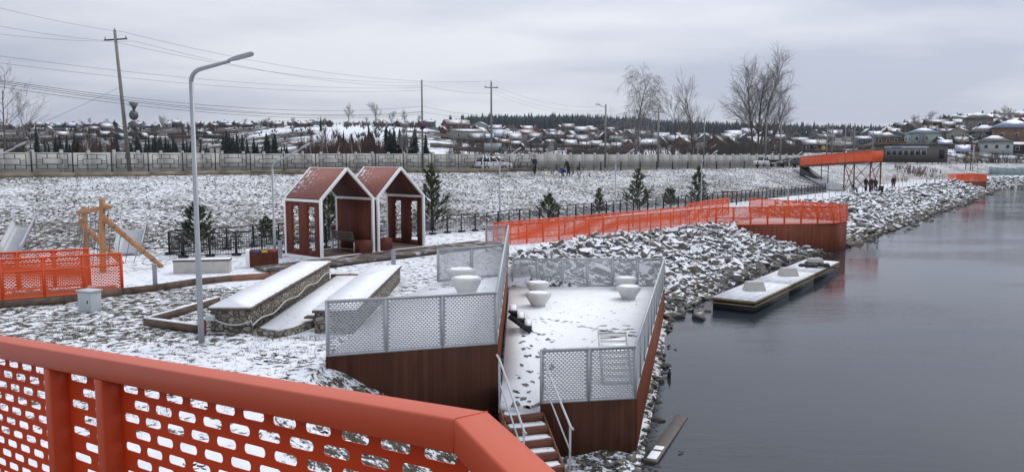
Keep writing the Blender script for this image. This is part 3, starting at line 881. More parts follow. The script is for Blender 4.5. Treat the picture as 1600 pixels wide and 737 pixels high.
# ------------------------------------------------------------------ stone-faced bench blocks
def mat_rubble():
    b = NB("rubble_stone_face")
    v = b.coord("World", (1, 1, 1.2))
    def vor(feature):
        x = b.n("ShaderNodeTexVoronoi", feature=feature); x.inputs["Scale"].default_value = 7.0
        jit = b.n("ShaderNodeVectorMath", operation='ADD'); b.l(v, jit.inputs[0])
        nz = b.n("ShaderNodeTexNoise"); b.l(v, nz.inputs["Vector"]); nz.inputs["Scale"].default_value = 3.0
        sc_ = b.n("ShaderNodeVectorMath", operation='SCALE'); b.l(nz.outputs["Color"], sc_.inputs[0]); sc_.inputs["Scale"].default_value = 0.25
        b.l(sc_.outputs[0], jit.inputs[1]); b.l(jit.outputs[0], x.inputs["Vector"]); return x
    e = vor('DISTANCE_TO_EDGE').outputs["Distance"]
    col = vor('F1').outputs["Color"]
    sp = b.n("ShaderNodeSeparateColor"); b.l(col, sp.inputs[0])
    stone = b.ramp(sp.outputs[0], [(0.0, (0.20, 0.175, 0.145)), (0.45, (0.33, 0.30, 0.25)), (1.0, (0.46, 0.43, 0.38))])
    stone = b.mix(b.math('MULTIPLY', b.noise(v, 18, 5, 0.65), 0.55), stone, (0.10, 0.09, 0.08))
    m = b.smooth(e, 0.03, 0.11)
    c = b.mix(m, (0.085, 0.072, 0.06), stone)
    b.bump(b.math('ADD', m, b.math('MULTIPLY', b.noise(v, 16, 4), 0.25)), 0.9, 0.04)
    return b.set(c, 0.85, 0, 0.25)
M_rubble = mat_rubble()
def stone_bench(x0, x1, y0, y1, z0, h, label, cable=False):
    t = thing("stone_bench", label, "bench", ((x0 + x1) / 2, (y0 + y1) / 2, z0), 0, "long stone-faced benches on the bank")
    mb = MB()
    # body with slightly uneven courses: many small wedges along the faces
    ny = 26; ys = np.linspace(y0 + .05, y1 - .05, ny)
    for side in (x0 + .05, x1 - .05):
        pass
    mb.box(((x0 + x1) / 2, (y0 + y1) / 2, z0 + h / 2 - .1), (x1 - x0 - .10, y1 - y0 - .10, h + .2))
    o = mb.build("stone_body", M_rubble, t)
    MB().box(((x0 + x1) / 2, (y0 + y1) / 2, z0 + h + .025), (x1 - x0, y1 - y0, 0.05)).build("plank_edge", M_timber, t, bevel=0.006)
    # snow on the planks, thin, a little uneven along its rim
    n = 60
    per = []
    for k in range(n):
        per.append((x0 + .012 + abs(rng.normal()) * .008, y0 + .02 + (y1 - y0 - .04) * k / (n - 1)))
    for k in range(8): per.append((x0 + .03 + (x1 - x0 - .06) * (k + 1) / 9, y1 - .015 - rng.random() * .01))
    for k in range(n): per.append((x1 - .012 - abs(rng.normal()) * .008, y1 - .02 - (y1 - y0 - .04) * k / (n - 1)))
    for k in range(8): per.append((x1 - .03 - (x1 - x0 - .06) * (k + 1) / 9, y0 + .015 + rng.random() * .01))
    MB().prism(per, z0 + h + .052, z0 + h + .085).build("snow_cover", M_csnow, t)
    return t
stone_bench(-7.03, -6.02, 17.9, 26.0, 1.93, 0.56, "nearer long stone bench with snow on its planks, by the lamp")
stone_bench(-4.62, -3.60, 17.9, 25.5, 1.98, 0.45, "stone bench partly behind the grey mesh of the upper deck")
# pale hose hung along the stone
pts = []
for k in range(14):
    u = k / 13; pts.append((-7.0 + u * 0.98, 17.86, 2.36 - 0.20 * math.sin(u * 2.6)))
for k in range(28):
    u = k / 27; pts.append((-5.99, 17.9 + 8.0 * u, 2.14 + 0.12 * u + 0.05 * math.sin(u * 23)))
o = MB().tube(pts, 0.017, 6).build("loose_cable", mat("pale_hose", (0.55, 0.55, 0.53), 0.5), smooth=True)
tag(rebase(o, pts[0]), "pale cable draped along the side of the nearer stone bench", "cable")
t = thing("pipe_stub", "small red pipe stub at the corner of the stone bench", "pipe", (-7.07, 17.78, 1.9))
MB().tube([(-7.07, 17.78, 1.85), (-7.07, 17.78, 2.3)], 0.05, 10).build("pipe", mat("red_pipe", (0.22, 0.05, 0.035), 0.5), t, smooth=True)
MB().box((-6.93, 17.80, 2.34), (0.2, 0.12, 0.12)).build("junction_box", M_galv, t, bevel=0.01)
# snow-covered terrace between the benches with a stone edge
poly = [(-5.95, 17.75), (-5.3, 17.45), (-4.95, 17.9), (-4.72, 18.7), (-4.6, 26.3), (-5.95, 26.3)]
t = thing("terrace_slab", "low snow-covered terrace with rough stone rim between the stone benches", "terrace", (-5.3, 18.0, 1.9))
MB().prism(poly, 1.6, 2.055).build("stone_rim", M_rubble, t)
pin = [(-5.84, 17.95), (-5.33, 17.66), (-5.08, 18.05), (-4.86, 18.8), (-4.66, 26.2), (-5.84, 26.2)]
MB().prism(pin, 2.057, 2.085).build("snow_cover", M_csnow, t)
MB().beam((-4.95, 18.6, 2.2), (-4.3, 18.55, 2.2), 0.25, 0.04).build("plank", M_timber, t)
# timber bed frame in the lawn
z = 1.98
a = G(228, 507, z); b_ = G(309, 518, z); c_ = G(341, 473, z)
t = thing("bed_frame", "low timber bed edging with snow on top beside the lamp", "flower bed", (a[0], a[1], z))
for p, q in ((a, b_), (a, c_)):
    o = MB().beam((p[0], p[1], z + .06), (q[0], q[1], z + .06), 0.14, 0.2).build("board", M_timber, t)
    MB().beam((p[0], p[1], z + .173), (q[0], q[1], z + .173), 0.11, 0.02).build("snow_cover", M_csnow, o)
# board edging of the path
pts = [G(px, py, 2.02) for px, py in ((-40, 483), (100, 472), (190, 459), (243, 453), (300, 444), (360, 438), (420, 434), (440, 432))]
t = thing("path_edging", "brown timber edging along the snowy path in the lawn", "edging", (*pts[0], 2.0))
for p, q in zip(pts[:-1], pts[1:]):
    MB().beam((p[0], p[1], 2.06), (q[0], q[1], 2.06), 0.06, 0.26).build("board", M_redtimber if p[0] > -10 else M_timber, t)
pts = [G(px, py, 2.02) for px, py in ((517, 433), (575, 433))]
o = MB().beam((*pts[0], 2.05), (*pts[1], 2.05), 0.08, 0.16).build("path_edging", M_redtimber)
tag(rebase(o, (*pts[0], 2.0)), "short brown timber edging between the two stone benches", "edging")

# ------------------------------------------------------------------ lamp posts
def lamp_proto(name, label, h, r0, r1, arm, rise, head, az_, loc, group, detail=True):
    t = thing(name, label, "lamp", loc, az_, group)
    n = 10 if detail else 6
    MB().tube([(0, 0, 0), (0, 0, h * .35), (0, 0, h * .352), (0, 0, h - 0.3)], [r0, r0 * .97, r0 * .82, r1], n).build("pole", M_lamp, t, world=False, smooth=True)
    MB().lathe((0, 0, 0), [(r0 * 1.9, 0), (r0 * 1.9, 0.03), (r0, 0.05)], n).build("base_plate", M_lamp, t, world=False)
    k = 6; pts = [(0, 0, h - 0.3)]
    for q in range(1, k + 1):
        a = q / k * math.pi / 2 * (1 - rise)
        pts.append((0.28 * (1 - math.cos(a)), 0, h - 0.3 + 0.28 * math.sin(a)))
    ex = (pts[-1][0] + arm, 0, pts[-1][2] + arm * math.tan(rise * math.pi / 2))
    pts.append(ex)
    MB().tube(pts, [r1] * (k + 1) + [r1 * .8], n).build("arm", M_lamp, t, world=False, smooth=True)
    s = math.tan(rise * math.pi / 2); L = head
    mb = MB(); prof = [(0, .035, .03), (.12, .05, .04), (.35, .075, .055), (.9, .08, .055), (1, .06, .035)]
    V = []
    for u, w, hh in prof:
        x = ex[0] - 0.05 + L * u; z = ex[2] + L * u * s
        V += [(x, -w, z - hh * .6), (x, w, z - hh * .6), (x, w * .8, z + hh), (x, -w * .8, z + hh)]
    F = [(3, 2, 1, 0), (16, 17, 18, 19)]
    for q in range(4):
        for e in range(4): F.append((q * 4 + e, q * 4 + (e + 1) % 4, q * 4 + 4 + (e + 1) % 4, q * 4 + 4 + e))
    mb.add(V, np.array(F)); mb.build("lamp_head", M_lamp, t, world=False, bevel=0.01)
    return t
X, Y = G(315, 537, gz(*G(315, 537, 1.95)))
H = 5.98
lamp_proto("street_lamp", "tall grey lamp post with curved arm standing in the lawn", H, 0.064, 0.046, 0.62, 0.17, 0.55, R(2), (X, Y, gz(X, Y) - .02), "lamp posts along the promenade")
first = None
PL = [(430, 413, 1.98, R(32), "slim path lamp between recycling bin and pavilion"), (781, 352, 1.9, R(28), "slim path lamp behind the pale end of the orange fence"),
      (961, 340, 2.0, R(25), "slim path lamp behind the middle of the black fence"), (1095, 328, 2.0, R(25), "slim path lamp beside the tall young pine"),
      (1231, 312, 2.0, R(20), "slim path lamp near the end of the black fence"), (-28, 400, 2.0, R(38), "slim path lamp leaning into view beside the iron fence")]
for px, py, z, a, label in PL:
    X, Y = G(px, py, z); hh = 4.05
    if px == -28: X, Y = -19.5, 29.0
    if first is None:
        first = lamp_proto("path_lamp", label, hh - .15, 0.055, 0.04, 0.95, 0.30, 0.4, a, (X, Y, gz(X, Y) - .02), "slim lamps along the promenade", False)
    else: copy_tree(first, (X, Y, gz(X, Y) - .02), a, None, label)

# ------------------------------------------------------------------ bollards
bo = None
for px, py, h, label in ((243, 453, .78, "grey bollard at the path edge near the log climbing frame"), (438, 404, .72, "grey bollard in front of the slotted pavilion wall"), (615, 421, .72, "grey bollard behind the second stone bench")):
    X, Y = G(px, py, 2.0)
    if bo is None:
        bo = thing("bollard", label, "bollard", (X, Y, 1.98), 0.4, "grey bollards along the path")
        MB().box((0, 0, .38), (.13, .13, .80)).build("shaft", M_lamp, bo, world=False, bevel=.008)
        MB().box((0, 0, .795), (.145, .145, .03)).build("cap", M_lamp, bo, world=False, bevel=.006)
    else: copy_tree(bo, (X, Y, 1.98), 0.5, (1, 1, h / .78), label)

# ------------------------------------------------------------------ electric cabinet on a dark slab
X, Y = G(141, 487, 1.95)
t = thing("electric_cabinet", "small pale grey electric cabinet on a dark slab in the lawn", "cabinet", (X, Y, 1.93), R(-22))
MB().box((0, 0, .30), (.46, .34, .56)).build("body", M_cab, t, world=False, bevel=.01)
MB().box((0, 0, .595), (.52, .40, .04)).build("lid", M_cab, t, world=False, bevel=.008)
o = MB().box((0.0, -.176, .30), (.40, .012, .48)).build("door", M_cab, t, world=False, bevel=.003)
MB().box((.14, -.19, .32), (.02, .02, .08)).build("handle", M_dark, o, world=False)
MB().box((.12, -.05, .0), (1.05, .75, .06)).build("slab", M_dark, t, world=False)

# ------------------------------------------------------------------ orange ramp fence at the edge of the lawn
pB = [G(192, 457, 2.0), G(0, 474, 2.0)]
dd = np.array(pB[1]) - np.array(pB[0]); dd /= np.linalg.norm(dd)
pB.append(tuple(np.array(pB[0]) + dd * 7))
zr = gz(*pB[0])
mesh_fence("ramp_fence", "orange mesh fence along the near side of the ramp", [(pB[0][0], pB[0][1], 2.05), (pB[2][0], pB[2][1], 2.12)], 1.15, 1.0, M_orange2, CELL_O, "orange mesh fences of the ramp", midrail=.78, nq=0)
nrm = np.array([-dd[1], dd[0]]); nrm = nrm if nrm[1] > 0 else -nrm
pa = np.array(pB[0]) + dd * 0.7 + nrm * 1.3
mesh_fence("ramp_fence", "orange mesh fence along the far side of the ramp", [(pa[0], pa[1], 2.1), (pa[0] + dd[0] * 6.5, pa[1] + dd[1] * 6.5, 2.2)], 1.15, 1.0, M_orange2, CELL_O, "orange mesh fences of the ramp", midrail=.78, nq=0)
t = thing("ramp_beam", "dark brown ramp with a heavy beam under the orange fence", "ramp", (*pB[0], 1.8))
MB().beam((pB[0][0], pB[0][1] , 1.94), (pB[2][0], pB[2][1], 2.0), 0.12, 0.24).build("beam", M_clad, t)
q0 = np.array(pB[0]) + nrm * .7; q1 = np.array(pB[2]) + nrm * .7
MB().beam((*q0, 2.0), (*q1, 2.06), 1.25, 0.08).build("floor", M_timber, t)

# ------------------------------------------------------------------ concrete bench and recycling bin
X, Y = G(313, 427, 2.0)
t = thing("concrete_bench", "pale concrete block bench beside the black fence", "bench", (X, Y + .25, 2.0), R(10))
MB().box((0, 0, .2), (1.85, .5, .44)).build("block", M_concrete, t, world=False, bevel=.015)
MB().box((0, 0, .445), (1.9, .52, .045)).build("seat", M_timber, t, world=False, bevel=.006)
MB().box((0, 0, .476), (1.86, .49, .014)).build("snow_cover", M_csnow, t, world=False)
X, Y = G(408, 417, 2.0)
t = thing("recycling_bin", "brown slatted recycling bin with blue, yellow and red signs", "bin", (X, Y + .25, 2.0), R(14))
MB().box((.05, 0, .31), (.98, .5, .56)).build("body", mat("bin_core", (.05, .02, .016), .6), t, world=False)
for k in range(7):
    MB().box((.05, -.262, .07 + k * .082), (1.0, .024, .066)).build("slat", M_pav, t, world=False)
MB().box((-.52, 0, .31), (.14, .54, .62)).build("end_panel", M_white, t, world=False, bevel=.01)
MB().box((.05, 0, .60), (1.0, .54, .03)).build("lid", M_timber, t, world=False)
for x_, c_, nm in ((-.22, (.03, .07, .35), "blue_sign"), (.08, (.75, .55, .03), "yellow_sign"), (.38, (.55, .03, .03), "red_sign")):
    MB().box((x_, -.28, .57), (.2, .012, .075)).build(nm, mat(nm + "_paint", c_, .5), t, world=False)

# ------------------------------------------------------------------ log climbing frame
t = thing("climbing_frame", "log climbing frame with ropes and slanting beams", "climbing frame", (-14.2, 27.5, 2.0))
y0 = 27.2
b1 = Dp(161, 427, y0); t1 = Dp(160, 310, y0); y1 = 29.0
b2 = Dp(137, 418, y1); t2 = Dp(132, 323, y1)
def log(mb, a, b_, r): mb.tube([a, (np.asarray(a) * .5 + np.asarray(b_) * .5) + rng.normal(size=3) * .01, b_], [r * 1.03, r, r * .95], 10)
for a, b_, r in ((b1 - [0, 0, .3], t1, .105), (b2 - [0, 0, .3], t2, .10)):
    mb = MB(); log(mb, a, b_, r); mb.build("post", M_log, t, smooth=False)
cb0 = Dp(122, 332, y1 + .35); cb1 = Dp(172, 323, y0 - .2)
mb = MB(); log(mb, cb0, cb1, .085); mb.build("crossbeam", M_log, t)
f0 = Dp(163, 341, y0 - .12); gp = G(253, 417, 2.02); f1 = np.array([gp[0], gp[1], 2.02])
mb = MB(); log(mb, f0, f1, .095); mb.build("slanting_beam", M_log, t)
k0 = Dp(123, 345, y1 - .1); gp = G(192, 412, 2.02); k1 = np.array([gp[0], gp[1], 2.0])
mb = MB(); log(mb, k0, k1, .09); mb.build("slanting_beam", M_log, t)
mb = MB()
for k in range(8):
    u = (k + .5) / 8
    top = cb0 + (cb1 - cb0) * u; bot = np.array([top[0] - .55 + u * .3, top[1] + .3, 2.05]); 
    mid = (top + bot) / 2 + [0.05 * math.sin(k * 2), 0, -.05]
    mb.tube([top, mid, bot], .014, 4)
for w in (.2, .4, .6, .8):
    row = []
    for k in range(8):
        u = (k + .5) / 8; top = cb0 + (cb1 - cb0) * u; bot = np.array([top[0] - .55 + u * .3, top[1] + .3, 2.05])
        row.append(top * (1 - w) + bot * w)
    mb.tube(row, .012, 4)
for k in range(6):
    u = .12 + k * .15; p = f0 + (f1 - f0) * u
    mb.tube([p + [0, 0, -.08], p + [-.35, .35, -max(.0, (p[2] - 2.05) * .8)]], .012, 4)
for k in range(5):
    u = .15 + k * .17; p = f0 + (f1 - f0) * u
    a = np.linspace(0, 6.28, 8)
    dr = (f1 - f0) / np.linalg.norm(f1 - f0)
    mb.tube([p - dr * .03, p + dr * .03], .108, 8)
mb.build("rope_net", M_rope, t)

# ------------------------------------------------------------------ steel slides on the slope
def slide(px0, pxw, label, base_px, base_py, L, w):
    X, Y = G(base_px, base_py, 2.05)
    za = gz(X, Y)
    t = thing("steel_slide", label, "slide", (X, Y, za), R(18), "steel slides on the embankment")
    n = 12; prof = []
    for k in range(n + 1):
        u = k / n; yy = L * u; zz = .16 + (0.0 if u < .12 else (u - .12) * L * .42)
        prof.append((yy, zz))
    mb = MB(); V = []
    cs = [(-w / 2, .34), (-w / 2 + .05, .02), (-w / 4, -.05), (w / 4, -.05), (w / 2 - .05, .02), (w / 2, .34)]
    for yy, zz in prof:
        for x_, h_ in cs: V.append((x_, yy, zz + h_))
    F = []
    m = len(cs)
    for k in range(n):
        for e in range(m - 1): F.append((k * m + e, k * m + e + 1, (k + 1) * m + e + 1, (k + 1) * m + e))
    mb.add(V, np.array(F)); o = mb.build("chute", M_steel, t, world=False)
    s = o.modifiers.new("solid", 'SOLIDIFY'); s.thickness = .012
    for sx in (-1, 1):
        MB().tube([(sx * w / 2, yy, zz + .35) for yy, zz in prof], .025, 6).build("side_rail", M_galv, t, world=False, smooth=True)
        MB().tube([(sx * w / 2, prof[-1][0], prof[-1][1] - .4), (sx * w / 2, prof[-1][0], prof[-1][1] + .65)], .03, 6).build("grab_post", M_galv, t, world=False, smooth=True)
        MB().box((sx * (w / 2 - .05), .12, .0), (.08, .08, .34)).build("foot", M_galv, t, world=False)
    return t
slide(0, 0, "wide steel slide on the slope beyond the log frame", 200, 399, 2.1, 1.0)
slide(0, 0, "steel slide with high sides behind the orange ramp fence", 14, 403, 2.5, 0.75)
X, Y = G(241, 390, 2.02)
o = MB().box((X, Y, 2.06), (2.2, .35, .1), R(6)).build("sand_pit_edging", M_timber); tag(rebase(o, (X, Y, 2.05)), "dark timber kerb at the foot of the wide steel slide", "edging")

# ================================================================== pavilions
PW, PD, PE, PR_ = 2.68, 2.5, 2.36, 3.56
M_roof = mat("red_brown_shingle", (0.30, 0.125, 0.095), 0.75, 0, 0.18, 9, (1, 1, 1), bump=0.2, bscale=40, snow=0.0)
def make_roof_mat():
    b = NB("shingle_with_snow")
    v = b.coord("Object")
    c = b.ramp(b.noise(v, 14, 5, 0.6), [(0.3, (0.24, 0.10, 0.08)), (0.7, (0.36, 0.165, 0.13))])
    s = b.n("ShaderNodeSeparateXYZ"); b.l(v, s.inputs[0])
    g = b.n("ShaderNodeNewGeometry"); sn = b.n("ShaderNodeSeparateXYZ"); b.l(g.outputs["Normal"], sn.inputs[0])
    k = b.math('ADD', b.noise(b.coord("Object", (3, 3, 3)), 2.2, 6, 0.7), b.math('MULTIPLY', s.outputs[1], 0.085))
    f = b.math('MULTIPLY', b.smooth(k, 0.70, 0.80), b.math('GREATER_THAN', sn.outputs[2], 0.2))
    c = b.mix(f, c, SNOW)
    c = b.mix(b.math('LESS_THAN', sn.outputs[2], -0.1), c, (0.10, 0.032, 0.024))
    b.bump(b.noise(v, 30, 4), 0.2, 0.01)
    return b.set(c, 0.75, 0, 0.3)
M_rooff = make_roof_mat()
def slotted_wall(mb, x, slots):
    """boarded side wall in the plane x with tall notched slots"""
    t = 0.05; z0, z1 = 0.10, PE - 0.12
    ys = [0.10]; 
    for a, b_ in slots: ys += [a, b_]
    ys.append(PD - 0.10)
    for k in range(0, len(ys), 2):
        mb.box((x, (ys[k] + ys[k + 1]) / 2, (z0 + z1) / 2), (t, ys[k + 1] - ys[k], z1 - z0))
    for a, b_ in slots:
        mb.box((x, (a + b_) / 2, (z0 + 0.24 + z0) / 2), (t, b_ - a, .24)); mb.box((x, (a + b_) / 2, z1 - .09), (t, b_ - a, .18))
        for k in range(14):
            w = 0.10 if k % 2 else 0.04
            mb.box((x + .004, b_ - w / 2, z0 + .24 + (k + .5) * (z1 - z0 - .42) / 14), (t * .8, w, (z1 - z0 - .42) / 14 - .004))
def pavilion(loc, rz, label, left, right):
    t = thing("garden_pavilion", label, "pavilion", loc, rz, "white framed gable pavilions on the promenade")
    f = 0.10; h = f / 2
    mb = MB()
    apx = PW / 2
    for y in (h, PD - h):
        for x in (h, PW - h): mb.box((x, y, PE / 2), (f, f, PE))
        mb.box((apx, y, h + .002), (PW - 2 * f, f * .98, f))
        for s in (-1, 1):
            a = (apx + s * (apx - h), y, PE - .02); b_ = (apx, y, PR_)
            mb.beam(a, b_, f * .97, f * 1.05)
    for x in (h, PW - h):
        mb.box((x, PD / 2, PE - h - .012), (f * .96, PD - 2 * f, f)); mb.box((x, PD / 2, h - .003), (f * .96, PD - 2 * f, f))
    mb.box((apx, PD / 2, PR_ - .012), (f * .9, PD - .02, f * .9))
    mb.build("frame", M_white, t, world=False, bevel=0.006)
    for s in (-1, 1):
        e = np.array([apx + s * (apx - .06), 0, PE + .02]); r = np.array([apx + s * .02, 0, PR_ + .012])
        d = (r - e) / np.linalg.norm(r - e); nrm = np.array([s * d[2] * (-1 if s < 0 else 1), 0, abs(d[0])])
        nrm = np.array([s * abs(d[2]), 0, abs(d[0])])
        mb = MB(); V = []
        for k_, off_ in ((e, .015), (r, .015), (r, -.045), (e, -.045)):
            for y in (f + .003, PD - f - .003): V.append(k_ + nrm * off_ + [0, y, 0])
        mb.add(V, np.array([(0, 1, 3, 2), (2, 3, 5, 4), (4, 5, 7, 6), (6, 7, 1, 0), (0, 2, 4, 6), (1, 7, 5, 3)]))
        bmx = mb.build("roof_panel", M_rooff, t, world=False)
        bm = bmesh.new(); bm.from_mesh(bmx.data); bmesh.ops.recalc_face_normals(bm, faces=bm.faces); bm.to_mesh(bmx.data); bm.free()
    sl = [(0.44, 0.92), (1.52, 1.98)]
    for x, kind in ((.05, left), (PW - .05, right)):
        if kind is None: continue
        mb = MB()
        if kind == 'slots': slotted_wall(mb, x, sl)
        else: mb.box((x, PD / 2, (PE - .02) / 2), (.05, PD - .2, PE - .24))
        mb.build("side_wall", M_pav, t, world=False)
    MB().box((PW / 2, PD / 2, .06), (PW - .2, PD - .2, .06)).build("floor", M_pavfloor, t, world=False)
    return t
ux = np.array([0.65, 0.76]); vx = np.array([-0.76, 0.65])
PRZ = math.atan2(0.76, 0.65)
FL = np.array([-7.43, 30.5])
pavilion((FL[0], FL[1], 2.0), PRZ, "gable pavilion with a solid inner wall and a bench inside", 'slots', 'solid')
FL2 = FL + ux * (PW + 0.17)
pavilion((FL2[0], FL2[1], 2.0), PRZ, "gable pavilion with slotted far wall, next to the black fence", 'solid', 'slots')
def pav_bench(origin, lx, ly, label, back):
    p = origin + ux * lx + vx * ly
    t = thing("slatted_bench", label, "bench", (p[0], p[1], 2.09), PRZ + R(90))
    L = 1.45
    for x in (-L / 2, L / 2): 
        MB().box((x, 0, .21), (.05, .42, .05)).box((x, -.19, .21), (.05, .05, .42)).box((x, .19, .21), (.05, .05, .42)).build("leg_frame", M_white, t, world=False)
    MB().box((0, -.215, .425), (L + .1, .03, .05)).build("front_edge", M_white, t, world=False)
    for k in range(4): MB().box((0, -.15 + k * .1, .45), (L, .085, .03)).build("seat_slat", M_timber, t, world=False)
    if back:
        for k in range(3): MB().box((0, .22 + k * .02, .56 + k * .12), (L, .03, .1)).build("back_slat", mat("grey_slat", (.13, .10, .09), .6), t, world=False)
        MB().box((L / 2 + .02, .23, .66), (.04, .06, .36)).build("back_post", M_white, t, world=False)
    MB().box((-L / 2 - .35, 0, .26), (.5, .5, .52)).build("end_box", M_pav, t, world=False)
pav_bench(FL, 2.2, 1.25, "slatted bench with backrest in the nearer pavilion", True)
pav_bench(FL2, .5, 1.3, "low slatted bench in the farther pavilion", False)

# ================================================================== black promenade fence
CELL_B = (0.10, 0.10, 0.084, 0.084)
def dark_mesh():
    b = NB("black_wire_mesh")
    tr = b.n("ShaderNodeBsdfTransparent"); mxs = b.n("ShaderNodeMixShader")
    return b
bf = [(-9.4, 32.7), (-6.9, 36.0), (-4.1, 40.5), (-2.0, 42.6), (4.1, 50.5), (9.4, 57.9), (13.8, 62.6), (24.0, 75.5), (35.8, 90)]
bf = [G(286, 404, 2.0)] + bf
bfl = [(x_, y_, gz(x_, y_) ) for x_, y_ in bf]
def black_fence(path, label, step):
    t = thing("black_fence", label, "fence", path[0], 0, "black mesh fences of the promenade")
    P = subdivide(path, step); h = 1.0
    mp_ = []
    for k, p in enumerate(P):
        p[2] = gz(p[0], p[1]) - .03
        w = .085 if k % 2 == 0 else .06
        mp_.append((p, w))
    for p, w in mp_[:98]:
        MB().box((p[0], p[1], p[2] + h / 2), (w, w, h)).box((p[0], p[1], p[2] + .07), (.30, .24, .13), .8).build("post", M_black, t)
    rest = MB()
    for p, w in mp_[98:]: rest.box((p[0], p[1], p[2] + h / 2), (w, w, h))
    if rest.n: rest.build("far_posts", M_black, t, kind="stuff")
    up = np.array([0, 0, 1.0]); tr, br, pn, mr_ = MB(), MB(), MB(), MB()
    for a, b_ in zip(P[:-1], P[1:]):
        tr.beam(a + up * (h - .02), b_ + up * (h - .02), .05, .04); br.beam(a + up * .10, b_ + up * .10, .04, .04); mr_.beam(a + up * .78, b_ + up * .78, .03, .03)
        d = (b_ - a); L = np.linalg.norm(d[:2])
        n = max(3, int(L / .10))
        for q in range(1, n): 
            c_ = a + d * q / n
            pn.beam(c_ + up * .12, c_ + up * .78, .017, .017, up=(1, .3, 0))
        for q in range(1, 7): pn.beam(a + up * (.12 + .094 * q), b_ + up * (.12 + .094 * q), .017, .017)
    tr.build("top_rail", M_black, t); br.build("lower_rail", M_black, t); mr_.build("middle_rail", M_black, t); pn.build("wire_mesh", M_black, t)
black_fence(bfl, "long black mesh fence curving along the promenade behind the young pines", 1.0)
g0 = G(286, 404, 2.0); g1 = G(265, 399, 2.0)
bk = [(g0[0], g0[1] + .06), g1, (-10.6, 35.6), (-8.0, 37.6), (-4.3, 42.8)]
black_fence([(x_, y_, gz(x_, y_)) for x_, y_ in bk], "black mesh fence at the slope foot making an enclosed corner with the long one", 1.1)
# ================================================================== orange boardwalk fence and the corner platform
ZB = 1.80
bwl = [(-0.1, 36.4), (5.5, 40.9), (12.6, 48.6)]
c_l = G(1170, 350.5, ZB); c_c = G(1303, 349.5, ZB); c_r = (22.15, 51.9)
for q in range(1): pass
mesh_fence("boardwalk_fence", "long orange mesh fence climbing along the boardwalk above the boulders", [(x_, y_, ZB + .02) for x_, y_ in bwl], 1.12, 1.05, M_orange2, CELL_O, "orange mesh fences of the boardwalk", midrail=.4, nq=0)
wl = [(x_ - 1.5, y_ + 1.5) for x_, y_ in bwl]; wl[0] = (-0.9, 37.6)
mesh_fence("boardwalk_fence", "orange mesh fence on the inland side of the boardwalk", [(x_, y_, ZB + .05) for x_, y_ in wl], 1.05, 1.6, M_orange2, CELL_O, "orange mesh fences of the boardwalk", midrail=.4, nq=0)
mesh_fence("platform_fence", "orange mesh fence round the corner platform over the lake", [(bwl[-1][0] + .05, bwl[-1][1] + .02, ZB), (c_c[0], c_c[1], ZB), (c_r[0], c_r[1], ZB), (17.5, 58.0, ZB + .1)], 1.14, 1.15, M_orange2, CELL_O, "orange mesh fences of the boardwalk", midrail=.45, nq=0)
mesh_fence("platform_fence", "orange mesh fence at the back of the corner platform", [(11.2, 50.2, ZB + .1), (15.5, 56.2, ZB + .15)], 1.2, 1.2, M_orange2, CELL_O, "orange mesh fences of the boardwalk", midrail=.45, nq=0)
t = thing("corner_platform", "red brown boarded platform standing in the lake at the end of the boardwalk", "platform", (c_c[0], c_c[1], 0))
mb = MB(); wall(mb, (bwl[-1][0], bwl[-1][1]), c_c, -0.8, ZB); mb.build("front_wall", M_cladr, t)
mb = MB(); wall(mb, (c_c[0], c_c[1] + .062), c_r, -0.8, ZB); mb.build("lake_wall", M_cladr, t)
mb = MB(); wall(mb, c_r, (17.5, 58.0), -0.8, ZB); mb.build("back_wall", M_cladr, t)
MB().prism([(bwl[-1][0] + .02, bwl[-1][1] + .1), (c_c[0] - .06, c_c[1] + .08), (c_r[0] - .08, c_r[1]), (17.4, 57.9), (13, 54)], ZB - .2, ZB - .004).build("floor", M_csnow, t)
t = thing("boardwalk", "snow-covered boardwalk between the two orange fences", "boardwalk", (bwl[0][0], bwl[0][1], ZB))
mb = MB(); mb2 = MB()
for a, b_, c_, d_ in zip(bwl[:-1], bwl[1:], wl[:-1], wl[1:]):
    mb.prism([a, b_, d_, c_], ZB - .12, ZB); mb2.beam((*a, ZB - .1), (*b_, ZB - .1), .07, .22)
mb.build("floor", M_csnow, t); mb2.build("edge_beam", M_clad, t)
# red steel gate frame seen behind the boardwalk
X, Y = G(1140, 320, 2.0)
t = thing("steel_gateway", "dark red steel frame rising behind the boardwalk corner", "frame", (X, Y, 1.9))
for x_ in (Xat(1130, Y) - X, Xat(1151, Y) - X): MB().box((x_, 0, .6), (.09, .09, 1.3)).build("post", M_redsteel, t, world=False)
MB().box(((Xat(1130, Y) + Xat(1151, Y)) / 2 - X, 0, 1.22), (1.5, .07, .1)).build("beam", M_redsteel, t, world=False)

# far overlook
o0 = G(1493, 284, 1.9); 
yb = 138.0
oc = (Xat(1540, yb), yb); ol = (Xat(1493, 136), 136.0); orr = (oc[0] + 1.5, yb + 6)
t = thing("far_overlook", "small far orange overlook on brown walls over the lake", "overlook", (*oc, 0))
mb = MB(); wall(mb, ol, oc, -0.5, 1.9); mb.build("front_wall", M_cladr, t)
mb = MB(); wall(mb, (oc[0], oc[1] + .06), orr, -0.5, 1.9); mb.build("side_wall", M_cladr, t)
MB().prism([(ol[0] + .05, ol[1] + .1), (oc[0] - .1, oc[1] + .1), (orr[0] - .1, orr[1]), (ol[0], ol[1] + 6)], 1.7, 1.896).build("floor", M_csnow, t)
mesh_fence("overlook_fence", "orange mesh fence round the small far overlook", [(*ol, 1.92), (*oc, 1.92), (*orr, 1.92)], 1.2, 1.3, M_orange2, (.16, .08, .10, .026), None, midrail=.5, nq=0)
